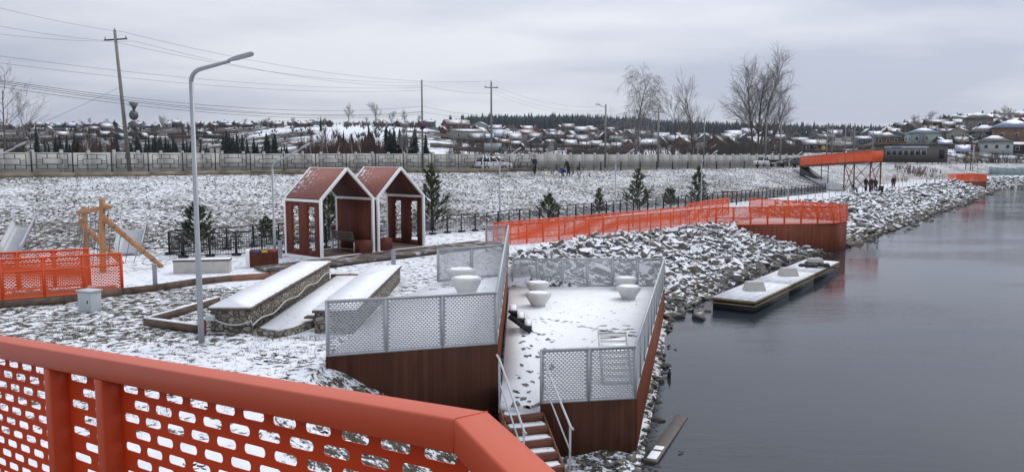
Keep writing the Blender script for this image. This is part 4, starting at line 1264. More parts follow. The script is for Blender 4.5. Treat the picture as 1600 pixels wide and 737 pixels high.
mesh_fence("overlook_fence", "back run of orange mesh on the small far overlook", [(ol[0] + .2, ol[1] + 3, 1.92), (orr[0] - .2, orr[1] - .2, 1.92)], 1.2, 1.3, M_orange2, (.16, .08, .10, .026), None, midrail=.5, nq=0)

# ================================================================== bridge ramp on a trestle
r0 = np.array([Xat(1248, 104), 104.0, 4.95]); r1 = np.array([Xat(1360, 88), 88.0, 5.62])
d = r1 - r0; dh = d[:2] / np.linalg.norm(d[:2]); nb2 = np.array([-dh[1], dh[0]]); nb2 = nb2 if nb2[1] > 0 else -nb2
t = thing("bridge_ramp", "orange walled ramp bridge on a dark red steel trestle", "bridge", (r0[0], r0[1], 2.0))
wv = np.array([*(nb2 * 1.25), 0])
mb = MB()
mid = r0 * .22 + r1 * .78
mid[2] += .05
Pp = [r0, mid, r1]
for a, b_ in zip(Pp[:-1], Pp[1:]):
    mb.add([a, b_, b_ + wv, a + wv, a - [0, 0, .16], b_ - [0, 0, .16], b_ + wv - [0, 0, .16], a + wv - [0, 0, .16]], np.array([(0, 1, 2, 3), (7, 6, 5, 4), (0, 4, 5, 1), (1, 5, 6, 2), (2, 6, 7, 3), (3, 7, 4, 0)]))
mb.build("deck", M_timber, t)
for o_ in (np.zeros(3), wv):
    for a, b_ in zip(Pp[:-1], Pp[1:]):
        mb = MB(); perf(mb, a + o_ + [0, 0, -.1], b_ + o_ + [0, 0, -.1], 1.2, .2, .1, .11, .035, nq=0, m=.05); mb.build("side_sheet", M_orange2, t)
    for k, p in enumerate(subdivide([p + o_ for p in Pp], 1.7)):
        MB().box((p[0], p[1], p[2] + .5), (.07, .07, 1.2)).build("post", M_orange2, t)
    mb = MB()
    for a, b_ in zip(Pp[:-1], Pp[1:]): mb.beam(a + o_ + [0, 0, 1.1], b_ + o_ + [0, 0, 1.1], .1, .06)
    mb.build("top_rail", M_orange2, t)
MB().beam(r1 + [0, 0, .5], r1 + wv + [0, 0, .5], .05, 1.2).build("end_sheet", M_orange2, t)
q0 = r0 + d * .66; q1 = r0 + d * .985; qm = r0 + d * .695; qn = r0 + d * .905
lg = {}
for nm_, p in (("a", q0), ("d", q1)):
    for s_, o_ in ((0, np.zeros(3)), (1, wv)):
        top = p + o_ + [0, 0, -.15]; bot = np.array([top[0], top[1], gz(top[0], top[1]) - .2]); lg[nm_, s_] = (top, bot)
        MB().beam(top, bot, .11, .11, up=(1, 0, 0)).build("leg", M_redsteel, t)
for s_ in (0, 1):
    for a_, b__ in (("a", "d"),):
        MB().beam(lg[a_, s_][0], lg[b__, s_][1] + [0, 0, .2], .055, .055).build("brace", M_redsteel, t)
        MB().beam(lg[a_, s_][1] + [0, 0, .2], lg[b__, s_][0], .055, .055).build("brace", M_redsteel, t)
for nm_ in "ad":
    MB().beam(lg[nm_, 0][0], lg[nm_, 1][1] + [0, 0, .2], .06, .06).build("brace", M_redsteel, t)
    MB().beam(lg[nm_, 1][0], lg[nm_, 0][1] + [0, 0, .2], .06, .06).build("brace", M_redsteel, t)
for px in (1286, 1297):
    u = (px - 1248) / 112; p = r0 + d * u
    MB().beam(p + [0, 0, -.15], (p[0], p[1], gz(p[0], p[1]) - .1), .09, .09, up=(1, 0, 0)).build("leg", M_redsteel, t)
# dark wedge standing in for the shaded soil under the ramp's road end
mb = MB(); e_ = r0 + d * .40; g_ = np.array([e_[0], e_[1], gz(e_[0], e_[1]) - .1]); h_ = np.array([r0[0], r0[1], gz(r0[0], r0[1]) - .4])
mb.add([r0 - [0, 0, .17], h_, g_, r0 - [0, 0, .17] + wv, h_ + wv, g_ + wv], [np.array([(0, 1, 2), (5, 4, 3)]), np.array([(0, 2, 5, 3), (1, 0, 3, 4), (2, 1, 4, 5)])])
mb.build("shade_wedge", M_dark, t)
# stairs down the slope beside the ramp
a = np.array([Xat(1238, 108), 108, 0]); b_ = np.array([Xat(1296, 93), 93, 0])
a[2] = gz(a[0], a[1]) + .15; b_[2] = gz(b_[0], b_[1]) + .12
t = thing("slope_stairs", "snowy concrete stairs down the embankment under the orange ramp", "stairs", tuple(b_))
for k in range(20):
    u = (k + .5) / 20; p = a + (b_ - a) * u
    MB().beam(p, p + np.array([*(nb2 * 2.1), 0]), .5, .2).build("step", mat("snowy_concrete_step", (.22, .21, .20), .8, snow=.55), t)

# football goal, low promenade railing, far fence
X, Y = Xat(1392, 99), 99.0
zg = gz(X, Y)
t = thing("football_goal", "white football goal behind the bridge trestle", "goal", (X, Y, zg), R(20))
for x_ in (-1.25, 1.25): MB().tube([(x_, 0, -.1), (x_, 0, 2.05)], .05, 8).build("post", M_white, t, world=False); MB().tube([(x_, 0, 2.05), (x_, 1.0, 0)], .03, 6).build("stay", M_white, t, world=False)
MB().tube([(-1.25, 0, 2.05), (1.25, 0, 2.05)], .05, 8).build("crossbar", M_white, t, world=False)
lr = [G(px, py, 2.0) for px, py in ((1215, 322), (1262, 315), (1315, 307.5), (1398, 294), (1490, 281))]
t = thing("promenade_railing", "low thin grey railing along the edge of the promenade above the boulders", "railing", (*lr[0], 1.9))
P = subdivide([np.array((x_, y_, gz(x_, y_))) for x_, y_ in lr], 2.4)
for p in P: MB().box((p[0], p[1], gz(p[0], p[1]) + .42), (.05, .05, .9)).build("post", M_lamp, t)
mb = MB()
for a, b_ in zip(P[:-1], P[1:]):
    za, zb = gz(a[0], a[1]), gz(b_[0], b_[1])
    mb.beam((a[0], a[1], za + .85), (b_[0], b_[1], zb + .85), .035, .03)
mb.build("rail", M_lamp, t)
a = hit(1543, 274); b_ = hit(1640, 277)
a = np.array([Xat(1543, 166), 166, 0]); b_ = np.array([Xat(1660, 176), 176, 0])
t = thing("teal_fence", "long pale teal fence on the far shore behind the small overlook", "fence", (a[0], a[1], gz(a[0], a[1])))
M_teal = mat("faded_teal_boards", (.22, .29, .30), .7, 0, .15, 2)
mb = MB(); P = subdivide([a, b_], 2.6)
for p, q in zip(P[:-1], P[1:]):
    z_ = gz(p[0], p[1]); MB().beam((p[0], p[1], z_ + .9), (q[0], q[1], z_ + .9), .06, 1.5).build("panel", M_teal, t)
    MB().box((p[0], p[1], z_ + .9), (.14, .14, 1.9)).build("post", M_lamp, t)

# ================================================================== pontoon
M_float = mat("black_float", (.012, .012, .013), .45, 0, .2, 3)
M_plankedge = mat("yellow_timber_edge", (.25, .19, .105), .7, 0, .3, 4)
def make_ponsnow():
    b = NB("snow_over_planks")
    v = b.coord("Object")
    br = b.n("ShaderNodeTexBrick"); b.l(v, br.inputs["Vector"]); br.offset = 0.0
    br.inputs["Scale"].default_value = 1.0; br.inputs["Brick Width"].default_value = 0.86; br.inputs["Row Height"].default_value = 0.45
    br.inputs["Mortar Size"].default_value = 0.035; br.inputs["Mortar Smooth"].default_value = 0.6
    n = b.noise(v, 5, 5, .6)
    s = b.ramp(n, [(.3, (.52, .54, .57)), (.65, (.80, .815, .845))])
    f = b.math('MULTIPLY', br.outputs["Fac"], b.smooth(n, .30, .55))
    edge = b.mix(f, s, (.85, .86, .88))
    d2 = b.smooth(b.noise(b.coord("Object", (1, 9, 1)), 2.2, 4, .6), .58, .70)
    c = b.mix(b.math('MULTIPLY', d2, .55), edge, (.30, .27, .23))
    return b.set(c, .8, 0, .25)
M_pons = make_ponsnow()
a = np.array([9.35, 29.9]); e = np.array([17.45, 41.6]); dd = e - a; LL = np.linalg.norm(dd); dd = dd / LL; pn = np.array([-dd[1], dd[0]])
prz = math.atan2(dd[1], dd[0]); Wp = 1.75
cuts = [0, 5.0, 9.2, LL]
pt = None
for k, label in enumerate(("nearest section of the snowy timber pontoon on the lake", "middle section of the snowy timber pontoon on the lake", "farthest section of the snowy timber pontoon, next to the orange platform")):
    L0, L1 = cuts[k] + .03, cuts[k + 1] - .03; L = L1 - L0
    o = a + dd * L0
    t = thing("pontoon", label, "pontoon", (o[0], o[1], 0.0), prz, "pontoon sections moored below the boulders")
    MB().box((L / 2, Wp / 2, .12), (L - .12, Wp - .1, .5)).build("float", M_float, t, world=False)
    mb = MB()
    for y in (0.02, Wp - .02): mb.box((L / 2, y, .43), (L, .05, .11)); mb.box((L / 2, y, .27), (L, .04, .045))
    for x in (0.02, L - .02): mb.box((x, Wp / 2, .43), (.05, Wp - .1, .11)); mb.box((x, Wp / 2, .27), (.04, Wp - .1, .045))
    mb.build("timber_edge", M_plankedge, t, world=False)
    MB().box((L / 2, Wp / 2, .465), (L - .02, Wp - .02, .06)).build("snowy_deck", M_pons, t, world=False)
for (px, py, label) in ((1180, 454, "concrete block on the nearest pontoon section"), (1233, 431, "concrete block on the middle pontoon section"), (1275, 415, "concrete block on the farthest pontoon section")):
    X, Y = G(px, py, .5)
    t = MB().box((0, 0, .19), (.85, .55, .38), 0, (.74, .7)).build("concrete_block", M_concrete, bevel=.02)
    t.location = (X, Y + .15, .496); t.rotation_euler = (0, 0, R(8)); tag(t, label, "block", "concrete blocks on the pontoon")
X, Y = G(1268, 416, .5)
mb = MB()
for k in range(26):
    a_ = rng.uniform(0, 6.28); r_ = rng.uniform(0, .55)
    mb.lathe((r_ * 1.5 * math.cos(a_), r_ * .8 * math.sin(a_), 0), [(.16, 0), (.17, .06), (.10, .12 + .1 * rng.random()), (.03, .2 * (1 - r_ * .9))], 7)
o = mb.build("black_tarp", M_dark, smooth=True); o.location = (X, Y, .495); tag(o, "crumpled black tarp lying between two concrete blocks of the pontoon", "tarp")
pts = [np.array([X, Y, .52])] + [np.array([X - .5 + k * .25, Y - .55 + .12 * math.sin(k * 1.7), .515]) for k in range(7)]
o = MB().tube(pts, .03, 6).build("mooring_rope", M_dark, smooth=True); tag(rebase(o, pts[0]), "black rope trailing from the tarp on the pontoon", "rope")

# plank adrift
a = np.array([*G(1016, 724, 0.0), 0.0]); b_ = np.array([*G(1066, 650, 0.0), 0.0])
t = thing("drifting_plank", "weathered plank with two patches of snow floating by the shore", "plank", tuple(a))
MB().beam(a + [0, 0, .02], b_ + [0, 0, -.015], .27, .09).build("board", mat("wet_grey_wood", (.075, .06, .05), .5, 0, .35, 4, (1, 1, 1)), t, bevel=.01)
for u0, u1 in ((.03, .17), (.20, .27)):
    p, q = a + (b_ - a) * u0, a + (b_ - a) * u1
    MB().beam(p + [0, 0, .072], q + [0, 0, .07], .19, .02).build("snow_patch", M_csnow, t, bevel=.01)
X, Y = G(1064, 707, 0)
o = MB().tube([(X - .09, Y - .12, .0), (X + .05, Y - .03, .02), (X - .05, Y + .01, .03)], .008, 5).build("twig", M_dark); tag(rebase(o, (X, Y, 0)), "small dark twig floating near the drifting plank", "twig")
X, Y = G(1045, 590, 0)
t = thing("bottle", "small dark bottle floating beside the lower deck wall", "bottle", (X, Y, 0))
MB().tube([(X, Y, -.03), (X + .02, Y + .02, .16), (X + .03, Y + .03, .19), (X + .035, Y + .035, .25)], [.05, .05, .02, .02], 8).build("body", M_dark, t)
MB().tube([(X + .035, Y + .035, .25), (X + .038, Y + .038, .28)], .024, 8).build("cap", M_white, t)

# plank strip in front of the pavilions, half bare of snow
t = thing("plank_path", "brown plank path half covered with snow in front of the pavilions", "path", (FL[0], FL[1], 2.0))
M_planksn = mat("snowy_planks", (.10, .075, .062), .75, 0, .35, 4, (1, 1, 1), snow=.0, dirt=(.72, .74, .78))
s0_ = FL - ux * 3.2 - vx * 1.15; s1_ = FL2 + ux * (PW + 3.0) - vx * 1.15
for k in range(9):
    a = s0_ + (s1_ - s0_) * k / 9; b_ = s0_ + (s1_ - s0_) * (k + .985) / 9
    MB().beam((*a, 2.09), (*b_, 2.09), 1.5, .10).build("plank_bay", M_planksn, t)

# ================================================================== boulders of the bank
def make_rock_mat(name, base, snow):
    b = NB(name)
    v = b.coord("Object"); w = b.coord("World")
    oi = b.n("ShaderNodeNewGeometry")
    n = b.noise(w, 3.0, 6, 0.65)
    c = b.ramp(n, [(0.25, tuple(x * .5 for x in base)), (0.55, base), (0.8, tuple(x * 1.55 for x in base))])
    c = b.mix(b.smooth(b.noise(w, 1.1, 3, .5), .5, .7), c, (base[0] * 1.1, base[1] * .92, base[2] * .72))
    s = b.n("ShaderNodeSeparateXYZ"); b.l(oi.outputs["Normal"], s.inputs[0])
    sp = b.n("ShaderNodeSeparateXYZ"); b.l(oi.outputs["Position"], sp.inputs[0])
    k = b.math('ADD', s.outputs[2], b.math('MULTIPLY', b.math('SUBTRACT', b.noise(w, 4.0, 4, .6), .5), .9))
    k = b.math('SUBTRACT', k, b.math('MULTIPLY', b.math('SUBTRACT', 1.0, b.smooth(sp.outputs[2], .05, .75)), .5))
    f = b.smooth(k, 1 - snow - .05, 1 - snow + .05)
    wet = b.math('SUBTRACT', 1.0, b.smooth(sp.outputs[2], .02, .16))
    c = b.mix(b.math('MULTIPLY', wet, .75), c, tuple(x * .25 for x in base))
    c = b.mix(f, c, (.80, .82, .855))
    b.bump(b.noise(w, 14, 5, .65), .5, .03)
    return b.set(c, .85, 0, .25)
M_rock = make_rock_mat("grey_boulder", (0.185, 0.175, 0.162), 0.43)
rock_me = []
for k in range(16):
    bm = bmesh.new(); n = 9 + k % 3
    r_ = np.random.default_rng(100 + k)
    pts = r_.normal(size=(n, 3)); pts /= np.linalg.norm(pts, axis=1)[:, None]
    pts *= np.array([1.0, r_.uniform(.65, .9), r_.uniform(.42, .70)]) * r_.uniform(.8, 1.15, (n, 1))
    vs_ = [bm.verts.new(p) for p in pts]
    res = bmesh.ops.convex_hull(bm, input=vs_)
    bmesh.ops.delete(bm, geom=[g for g in res["geom_interior"] if isinstance(g, bmesh.types.BMVert)], context='VERTS')
    bmesh.ops.bevel(bm, geom=list(bm.edges), offset=.03, segments=1, affect='EDGES')
    bmesh.ops.triangulate(bm, faces=bm.faces)
    me = bpy.data.meshes.new("boulder"); bm.to_mesh(me); bm.free(); me.materials.append(M_rock)
    rock_me.append(me)
rock_np = []
for me in rock_me:
    co = np.zeros(len(me.vertices) * 3); me.vertices.foreach_get("co", co)
    rock_np.append((co.reshape(-1, 3), np.array([p.vertices[:] for p in me.polygons])))
def in_poly(P, poly):
    x, y = P[:, 0], P[:, 1]; ins = np.zeros(len(P), bool); j = len(poly) - 1
    for i in range(len(poly)):
        xi, yi = poly[i]; xj, yj = poly[j]
        ins ^= ((yi > y) != (yj > y)) & (x < (xj - xi) * (y - yi) / ((yj - yi) + 1e-12) + xi); j = i
    return ins
rocks = []
def scatter(n, x0, x1, y0, y1, s0, s1, extra=None, top=.35, water=-.9, keep=None):
    P = np.column_stack([rng.uniform(x0, x1, n), rng.uniform(y0, y1, n)])
    a, b_ = sdist(L_S, P), sdist(L_B, P)
    m = (a > water) & (b_ < top)
    m &= ~in_poly(P, [(-4, 14), low["nr"], low["fr"], (-.2, 29.35), (-3, 34.2), (-6, 30)])
    m &= ~in_poly(P, [(11.5, 48.2), (c_c[0] + .1, c_c[1] - .1), (c_r[0] + .2, c_r[1]), (17.5, 58.3), (12.5, 55)])
    m &= ~in_poly(P, [(wl[0][0], wl[0][1]), bwl[0], bwl[1], bwl[2], (11, 51), wl[1]])
    m &= ~in_poly(P, [(ol[0], ol[1]), oc, orr, (ol[0], ol[1] + 6)])
    if keep is not None: m &= keep(P)
    P = P[m]; z = ground(P) if len(P) else []
    for p, zz in zip(P, z):
        s = s0 + (s1 - s0) * rng.random() ** 1.3 * 1.1; s *= 1.5 if rng.random() < .09 else .7 if rng.random() < .25 else 1
        rocks.append((p[0], p[1], max(zz, -.25) + s * rng.uniform(.05, .32), s, rng.integers(16), rng.uniform(0, 6.28), rng.normal() * .38, rng.normal() * .38))
scatter(9500, -1, 27, 28.5, 62, .17, .36)
scatter(9000, 18, 62, 55, 104, .22, .42)
scatter(6500, 45, 105, 95, 165, .3, .55)
scatter(1500, 2.2, 7.5, 12, 30, .07, .17, water=-.15, keep=lambda P: (P[:, 0] > 2.5 + (P[:, 1] - 15.7) * .239 + .12) & (P[:, 0] < 2.5 + (P[:, 1] - 15.7) * .239 + .9))
scatter(420, -.2, 3.4, 9.5, 15.3, .05, .14, water=-.3)
rocks.sort(key=lambda r: -r[3] / math.hypot(r[0], r[1]) * (1 if r[1] > 29.4 else .2))
vis = [r for r in rocks if 800 + FPX * r[0] / r[1] < 1600]
solo, mass = rocks[:285], rocks[285:]
rl = "angular grey boulder capped with snow in the bank below the orange boardwalk"
rl2 = "wet grey boulder lying at the water line of the bank"
for x_, y_, z_, s, k, a, tx, ty in solo:
    o = bpy.data.objects.new("boulder", rock_me[k]); COL.objects.link(o)
    o.location = (x_, y_, z_); o.scale = (s, s, s); o.rotation_euler = (tx, ty, a)
    tag(o, rl2 if z_ < .3 else rl, "boulder", "wet boulders at the water line" if z_ < .3 else "boulders of the bank")
mb = MB()
for x_, y_, z_, s, k, a, tx, ty in mass:
    V, F = rock_np[k]; Rm = np.array(Matrix.Rotation(a, 3, 'Z') @ Matrix.Rotation(ty, 3, 'Y') @ Matrix.Rotation(tx, 3, 'X'))
    mb.add(V @ Rm.T * s + np.array([x_, y_, z_]), F)
o = mb.build("boulder_bank", M_rock); tag(o, "mass of snowy grey boulders covering the lake bank", "boulders", None, "stuff")

# ================================================================== grass and clods poking through the snow
mb = MB()
def blades(n, x0, x1, y0, y1, h0, h1, w, keep):
    P = np.column_stack([rng.uniform(x0, x1, n), rng.uniform(y0, y1, n)])
    P = P[keep(P)]
    nz_ = fbm(P[:, 0] * 1.6, P[:, 1] * 1.6, 3, 21)
    P = P[nz_ > -.02]; z = ground(P)
    n = len(P); a = rng.uniform(0, 6.28, n); h = rng.uniform(h0, h1, n); l = rng.uniform(.2, 1.3, n) * h
    d = np.column_stack([np.cos(a), np.sin(a)]); s = np.column_stack([-np.sin(a), np.cos(a)]) * w
    b0 = np.column_stack([P + s, z - .01]); b1 = np.column_stack([P - s, z - .01]); tp_ = np.column_stack([P + d * l[:, None], z + h])
    V = np.stack([b0, b1, tp_], 1).reshape(-1, 3)
    mb.add(V, np.arange(n * 3).reshape(-1, 3))
deckfree = lambda P: ~((P[:, 0] > -8) & (P[:, 0] < -3.5) & (P[:, 1] > 17.6)) & ~((P[:, 0] > -3.8) & (P[:, 1] > 15.4))
blades(60000, -19, -4, 17.2, 24.0, .02, .06, .005, deckfree)
blades(9000, -12, 1.5, 11.5, 17.6, .03, .09, .006, deckfree)
M_grass = mat("withered_grass", (0.085, 0.072, 0.035), .8, 0, .6, 1.5)
struct(mb.build("grass", M_grass), "stuff")
mb = MB()
Pq = np.column_stack([rng.uniform(-40, 36, 26000), rng.uniform(28, 108, 26000)])
sF, sT = sdist(L_F, Pq), sdist(L_T, Pq)
Pq = Pq[(sF > .3) & (sT < .6)]
Pq = Pq[fbm(Pq[:, 0] * .9, Pq[:, 1] * .9, 3, 31) > .0]
zq = ground(Pq)
for (x_, y_), z_ in zip(Pq, zq):
    for q in range(4):
        a = rng.uniform(0, 6.28); h = rng.uniform(.04, .16); l = rng.uniform(.05, .2); w = rng.uniform(.015, .04)
        mb.add([(x_ - w * math.sin(a), y_ + w * math.cos(a), z_), (x_ + w * math.sin(a), y_ - w * math.cos(a), z_), (x_ + l * math.cos(a), y_ + l * math.sin(a), z_ + h)], np.array([(0, 1, 2)]))
struct(mb.build("dry_grass", mat("dry_bank_grass", (0.075, 0.062, 0.045), .85, 0, .5, .8)), "stuff")
mb = MB()
for k in range(1500):
    x_, y_ = rng.uniform(-6, 1.0), rng.uniform(9.5, 17.2)
    if y_ > 15.2 and x_ > -3.8: continue
    if -7.6 < x_ < -4 and y_ > 17: continue
    if fbm(np.array([x_ * .7]), np.array([y_ * .7]), 3, 77)[0] < .02: continue
    s = rng.uniform(.025, .09); V, F = rock_np[rng.integers(16)]
    mb.add(V * [s * 1.3, s, s * .6] + [x_, y_, gz(x_, y_) + s * .1], F)
struct(mb.build("soil_clods", make_rock_mat("dark_clod", (.05, .04, .032), .22)), "stuff")

# ================================================================== young pines behind the black fence
M_needle = mat("pine_needles", (0.07, 0.088, 0.042), .7, 0, .45, 2.5)
M_bark = mat("dark_bark", (0.06, 0.045, 0.035), .9, 0, .3, 6)
def young_pine(seed, h, wide):
    r_ = np.random.default_rng(seed)
    tr = MB(); tr.tube([(0, 0, -.05), (.01, 0, h * .5), (0, .01, h * .97)], [.035 * h / 2.5, .024 * h / 2.5, .006], 6)
    cr = MB(); br = MB()
    nw = int(h / .26) + 2
    for k in range(nw):
        u = k / (nw - 1); z0 = .14 + u * (h - .25)
        n = 5 if u < .8 else 4
        Lb = 1.15 * wide * (1 - u) ** .75 * r_.uniform(.8, 1.1) + .10
        for q in range(n):
            a = q / n * 6.28 + r_.uniform(0, 1.2); L = Lb * r_.uniform(.65, 1.1); up_ = .25 + .9 * u + r_.uniform(0, .3)
            d = np.array([math.cos(a), math.sin(a), up_]); d /= np.linalg.norm(d)
            p0 = np.array([0, 0, z0]); p1 = p0 + d * L + [0, 0, .10 * L]
            tr.tube([p0, p1], [.010, .003], 3, False)
            segs = [(p0 + (p1 - p0) * .25, p1)]
            for _ in range(3 if L > .3 else 1):
                t_ = r_.uniform(.35, .8); b0 = p0 + (p1 - p0) * t_
                e = d + r_.normal(size=3) * .45 + [0, 0, .3]; e /= np.linalg.norm(e); segs.append((b0, b0 + e * L * .42))
            for s0_, s1_ in segs:
                m = int(58 * np.linalg.norm(s1_ - s0_) / .5) + 18
                t_ = r_.random(m)[:, None]; P = s0_ + (s1_ - s0_) * t_
                ax = (s1_ - s0_) / (np.linalg.norm(s1_ - s0_) + 1e-9)
                nd_ = r_.normal(size=(m, 3)) + ax * 1.0; nd_ /= np.linalg.norm(nd_, axis=1)[:, None]
                sd_ = np.cross(nd_, r_.normal(size=(m, 3))); sd_ /= np.linalg.norm(sd_, axis=1)[:, None] + 1e-9
                ln = r_.uniform(.08, .15, (m, 1)); wd = .013
                V = np.stack([P - sd_ * wd, P + sd_ * wd, P + nd_ * ln], 1).reshape(-1, 3)
                cr.add(V, np.arange(3 * m).reshape(-1, 3))
    return tr, cr
PIN = [(305, 33.2, 2.1, .95, "bushy young pine inside the fenced corner by the recycling bin"), (414, 36.2, 1.15, .42, "tiny pine behind the fence near the nearer pavilion"),
       (513, 37.6, 2.7, .85, "young pine seen through the nearer pavilion"), (674, 43.6, 3.55, 1.15, "tall young pine rising behind the farther pavilion"),
       (858, 48.6, 1.75, .75, "low spreading pine behind the orange boardwalk fence"), (936, 55.0, 1.8, .5, "slender small pine behind the black fence"),
       (997, 60.0, 3.1, 1.1, "broad young pine behind the black fence, below the birch"), (1047, 62.5, 1.5, .75, "small round pine between two taller young pines"),
       (1091, 66.5, 3.2, 1.0, "tall young pine nearest the orange platform")]
for k, (px, y_, h, w, label) in enumerate(PIN):
    X = Xat(px, y_); z_ = gz(X, y_)
    t = thing("young_pine", label, "pine", (X, y_, z_), rng.uniform(0, 6), "young pines along the promenade")
    tr, cr = young_pine(50 + k, h, w)
    tr.build("trunk", M_bark, t, world=False); cr.build("crown", M_needle, t, world=False)

# ================================================================== concrete wall, iron fence
M_wallc = mat("weathered_wall_panels", (0.46, 0.45, 0.425), .85, 0, .08, .5, (1, 1, 1), dirt=(.39, .375, .34))
wpts = [np.array((x_, y_, 0.)) for x_, y_ in L_W[1:8]]
t = thing("concrete_wall", "long pale concrete panel wall running behind the road", "wall", (*wpts[0][:2], 4.2))
P = subdivide(wpts, 2.6)
P = [p for p in P if p[0] / p[1] > -.78 and p[0] / p[1] < .40]
tops = []
WH = lambda p: 2.35
for k, (p, q) in enumerate(zip(P[:-1], P[1:])):
    z0 = gz(p[0], p[1]) - .15; z1 = gz(q[0], q[1]) - .15; zz = (z0 + z1) / 2
    jag = rng.normal() * .03
    mb = MB(); mb.beam((p[0], p[1], zz + WH(p) / 2 + jag), (q[0], q[1], zz + WH(p) / 2 + jag), .10, WH(p))
    d = (q - p) / np.linalg.norm(q - p); n = np.array([d[1], -d[0], 0])
    for hh in (.30, 1.25):     # the raised ribs of each panel
        mb.beam(p + d * .2 + n * .06 + [0, 0, zz + hh], q - d * .2 + n * .06 + [0, 0, zz + hh], .06, .09)
    mb.build("panel", M_wallc, t)
for p in P[:99]:
    z0 = gz(p[0], p[1]) - .2
    mb = MB().box((p[0], p[1], z0 + 1.3), (.30, .30, 2.7), .4); mb.build("post", M_wallc, t)
ip = [np.array((x_, y_, 0.)) for x_, y_ in L_T[1:6]]
t = thing("iron_fence", "black iron fence with nested rectangles along the embankment top", "fence", (*L_T[1], 4.6))
P = [p for p in subdivide(ip, 2.6) if p[0] / p[1] > -.74]
M_iron = mat("rusty_black_iron", (.025, .022, .02), .7, 0, .4, 3)
M_curb = mat("old_kerb", (.27, .225, .16), .9, 0, .3, 1.2, dirt=(.10, .075, .05))
for k, p in enumerate(P):
    z0 = gz(p[0], p[1]) - .1
    MB().box((p[0], p[1], z0 + .95), (.065, .065, 1.9)).build("post", M_iron, t)
def fence_section(p, q, dz=0.0, lean=0.0):
    d = q - p; L = np.linalg.norm(d); d = d / L; za, zb = gz(p[0], p[1]), gz(q[0], q[1])
    n = np.array([d[1], -d[0], 0])
    pt = lambda u, v: p + d * u + n * lean * v + np.array([0, 0, za + (zb - za) * u / L + v + dz])
    mb = MB()
    def rect(u0, u1, v0, v1):
        for a, b_ in (((u0, v0), (u1, v0)), ((u1, v0), (u1, v1)), ((u1, v1), (u0, v1)), ((u0, v1), (u0, v0))): mb.beam(pt(*a), pt(*b_), .036, .036)
    rect(.32, L - .32, .55, 1.60); rect(.68, L - .68, .88, 1.28)
    for u in (.98, L - .98): mb.beam(pt(u, 1.28), pt(u, 1.6), .04, .04); mb.beam(pt(u, .55), pt(u, .88), .04, .04)
    for v in (1.0, 1.15): mb.beam(pt(.32, v), pt(.68, v), .04, .04); mb.beam(pt(L - .68, v), pt(L - .32, v), .04, .04)
    for u0, u1 in ((0, .32), (L - .32, L)): mb.beam(pt(u0, .8), pt(u1, .8), .045, .045)
    mb.beam(pt(0, .22), pt(L, .22), .05, .05)
    return mb
for k, (p, q) in enumerate(zip(P[:-1], P[1:])):
    if CX + FPX * p[0] / p[1] > 905: break
    fence_section(p, q, rng.normal() * .03, rng.normal() * .04 if CX + FPX * p[0] / p[1] < 760 else rng.normal() * .25).build("panel", M_iron, t)
mb = MB()
for p, q in zip(P[:-1], P[1:]):
    mb.beam((p[0], p[1] + .1, gz(p[0], p[1]) + .10), (q[0], q[1] + .1, gz(q[0], q[1]) + .10), .25, .42)
mb.build("kerb", M_curb, t)
# bollard posts along the far road
P2 = subdivide([np.array((x_, y_, 0.)) for x_, y_ in L_T[5:10]], 3.2)
for p in P2[2:]:
    if p[0] / p[1] > .365: continue
    z_ = gz(p[0], p[1])
    o = MB().box((0, 0, .45), (.12, .12, .95)).build("road_post", M_iron); o.location = (p[0], p[1], z_); tag(o, "short dark guard post on the embankment edge below the concrete wall", "post", "guard posts on the embankment edge")

# ================================================================== poles, signs, wires
M_pole = mat("weathered_pole", (0.25, 0.24, 0.22), .85, 0, .2, 1.5, (4, 4, .6))
M_insul = mat("porcelain", (.5, .5, .5), .3)
def pole(px, y_, ytop, label, cross=True, lean=0.0, head=False, r=.15):
    X = Xat(px, y_); z0 = gz(X, y_); zt = Dp(px, ytop, y_)[2]; h = zt - z0
    t = thing("utility_pole", label, "pole", (X, y_, z0), R(25), "utility poles along the road")
    MB().tube([(0, 0, -.2), (0, 0, h)], [r, r * .62], 8).build("shaft", M_pole, t, world=False, smooth=True)
    if cross:
        MB().box((0, 0, h - .75), (1.9, .10, .10)).build("crossarm", M_black, t, world=False)
        for x_ in (-.85, .85): MB().lathe((x_, 0, h - .68), [(.03, 0), (.075, .06), (.05, .2)], 6).build("insulator", M_insul, t, world=False)
        MB().lathe((0, 0, h), [(.03, 0), (.075, .06), (.05, .2)], 6).build("insulator", M_insul, t, world=False)
    if head:
        MB().tube([(0, 0, h - .5), (-1.2, 0, h - .1)], .04, 6).build("lamp_arm", M_lamp, t, world=False); MB().box((-1.4, 0, h - .05), (.7, .2, .12)).build("lamp_head", M_lamp, t, world=False)
    if lean: t.rotation_euler = (0, lean, R(0))
    return np.array([X, y_, zt])
p193 = pole(205, 66, 47, "tall leaning concrete utility pole carrying road signs", True, R(-3.4), r=.19)
p193 = Dp(192, 50, 66)
p659 = pole(661, 105, 125, "thin utility pole with round red sign above the pavilions", False, r=.17)
p767 = pole(768, 106, 128, "utility pole with crossarm above the white car", True, r=.19)
p945 = pole(945, 118, 163, "utility pole with a lamp arm in front of the concrete wall", False, 0, True, r=.17)
p1027 = pole(1027, 128, 168, "slender utility pole with small crossarm right of the birch", True, r=.19)
p1097 = pole(1098, 142, 184, "lamp pole in front of the wall by the bare poplar", False, 0, True)
p1193 = pole(1194, 150, 183, "plain pole beside the flatbed truck", False)
p1217 = pole(1217, 150, 190, "plain pole standing left of the orange bridge ramp", False)
p1289 = pole(1289, 160, 196, "lamp pole behind the orange bridge ramp, with yellow sign", False, 0, True)
p1297 = pole(1297, 168, 193, "utility pole with crossarm behind the orange bridge ramp", True)
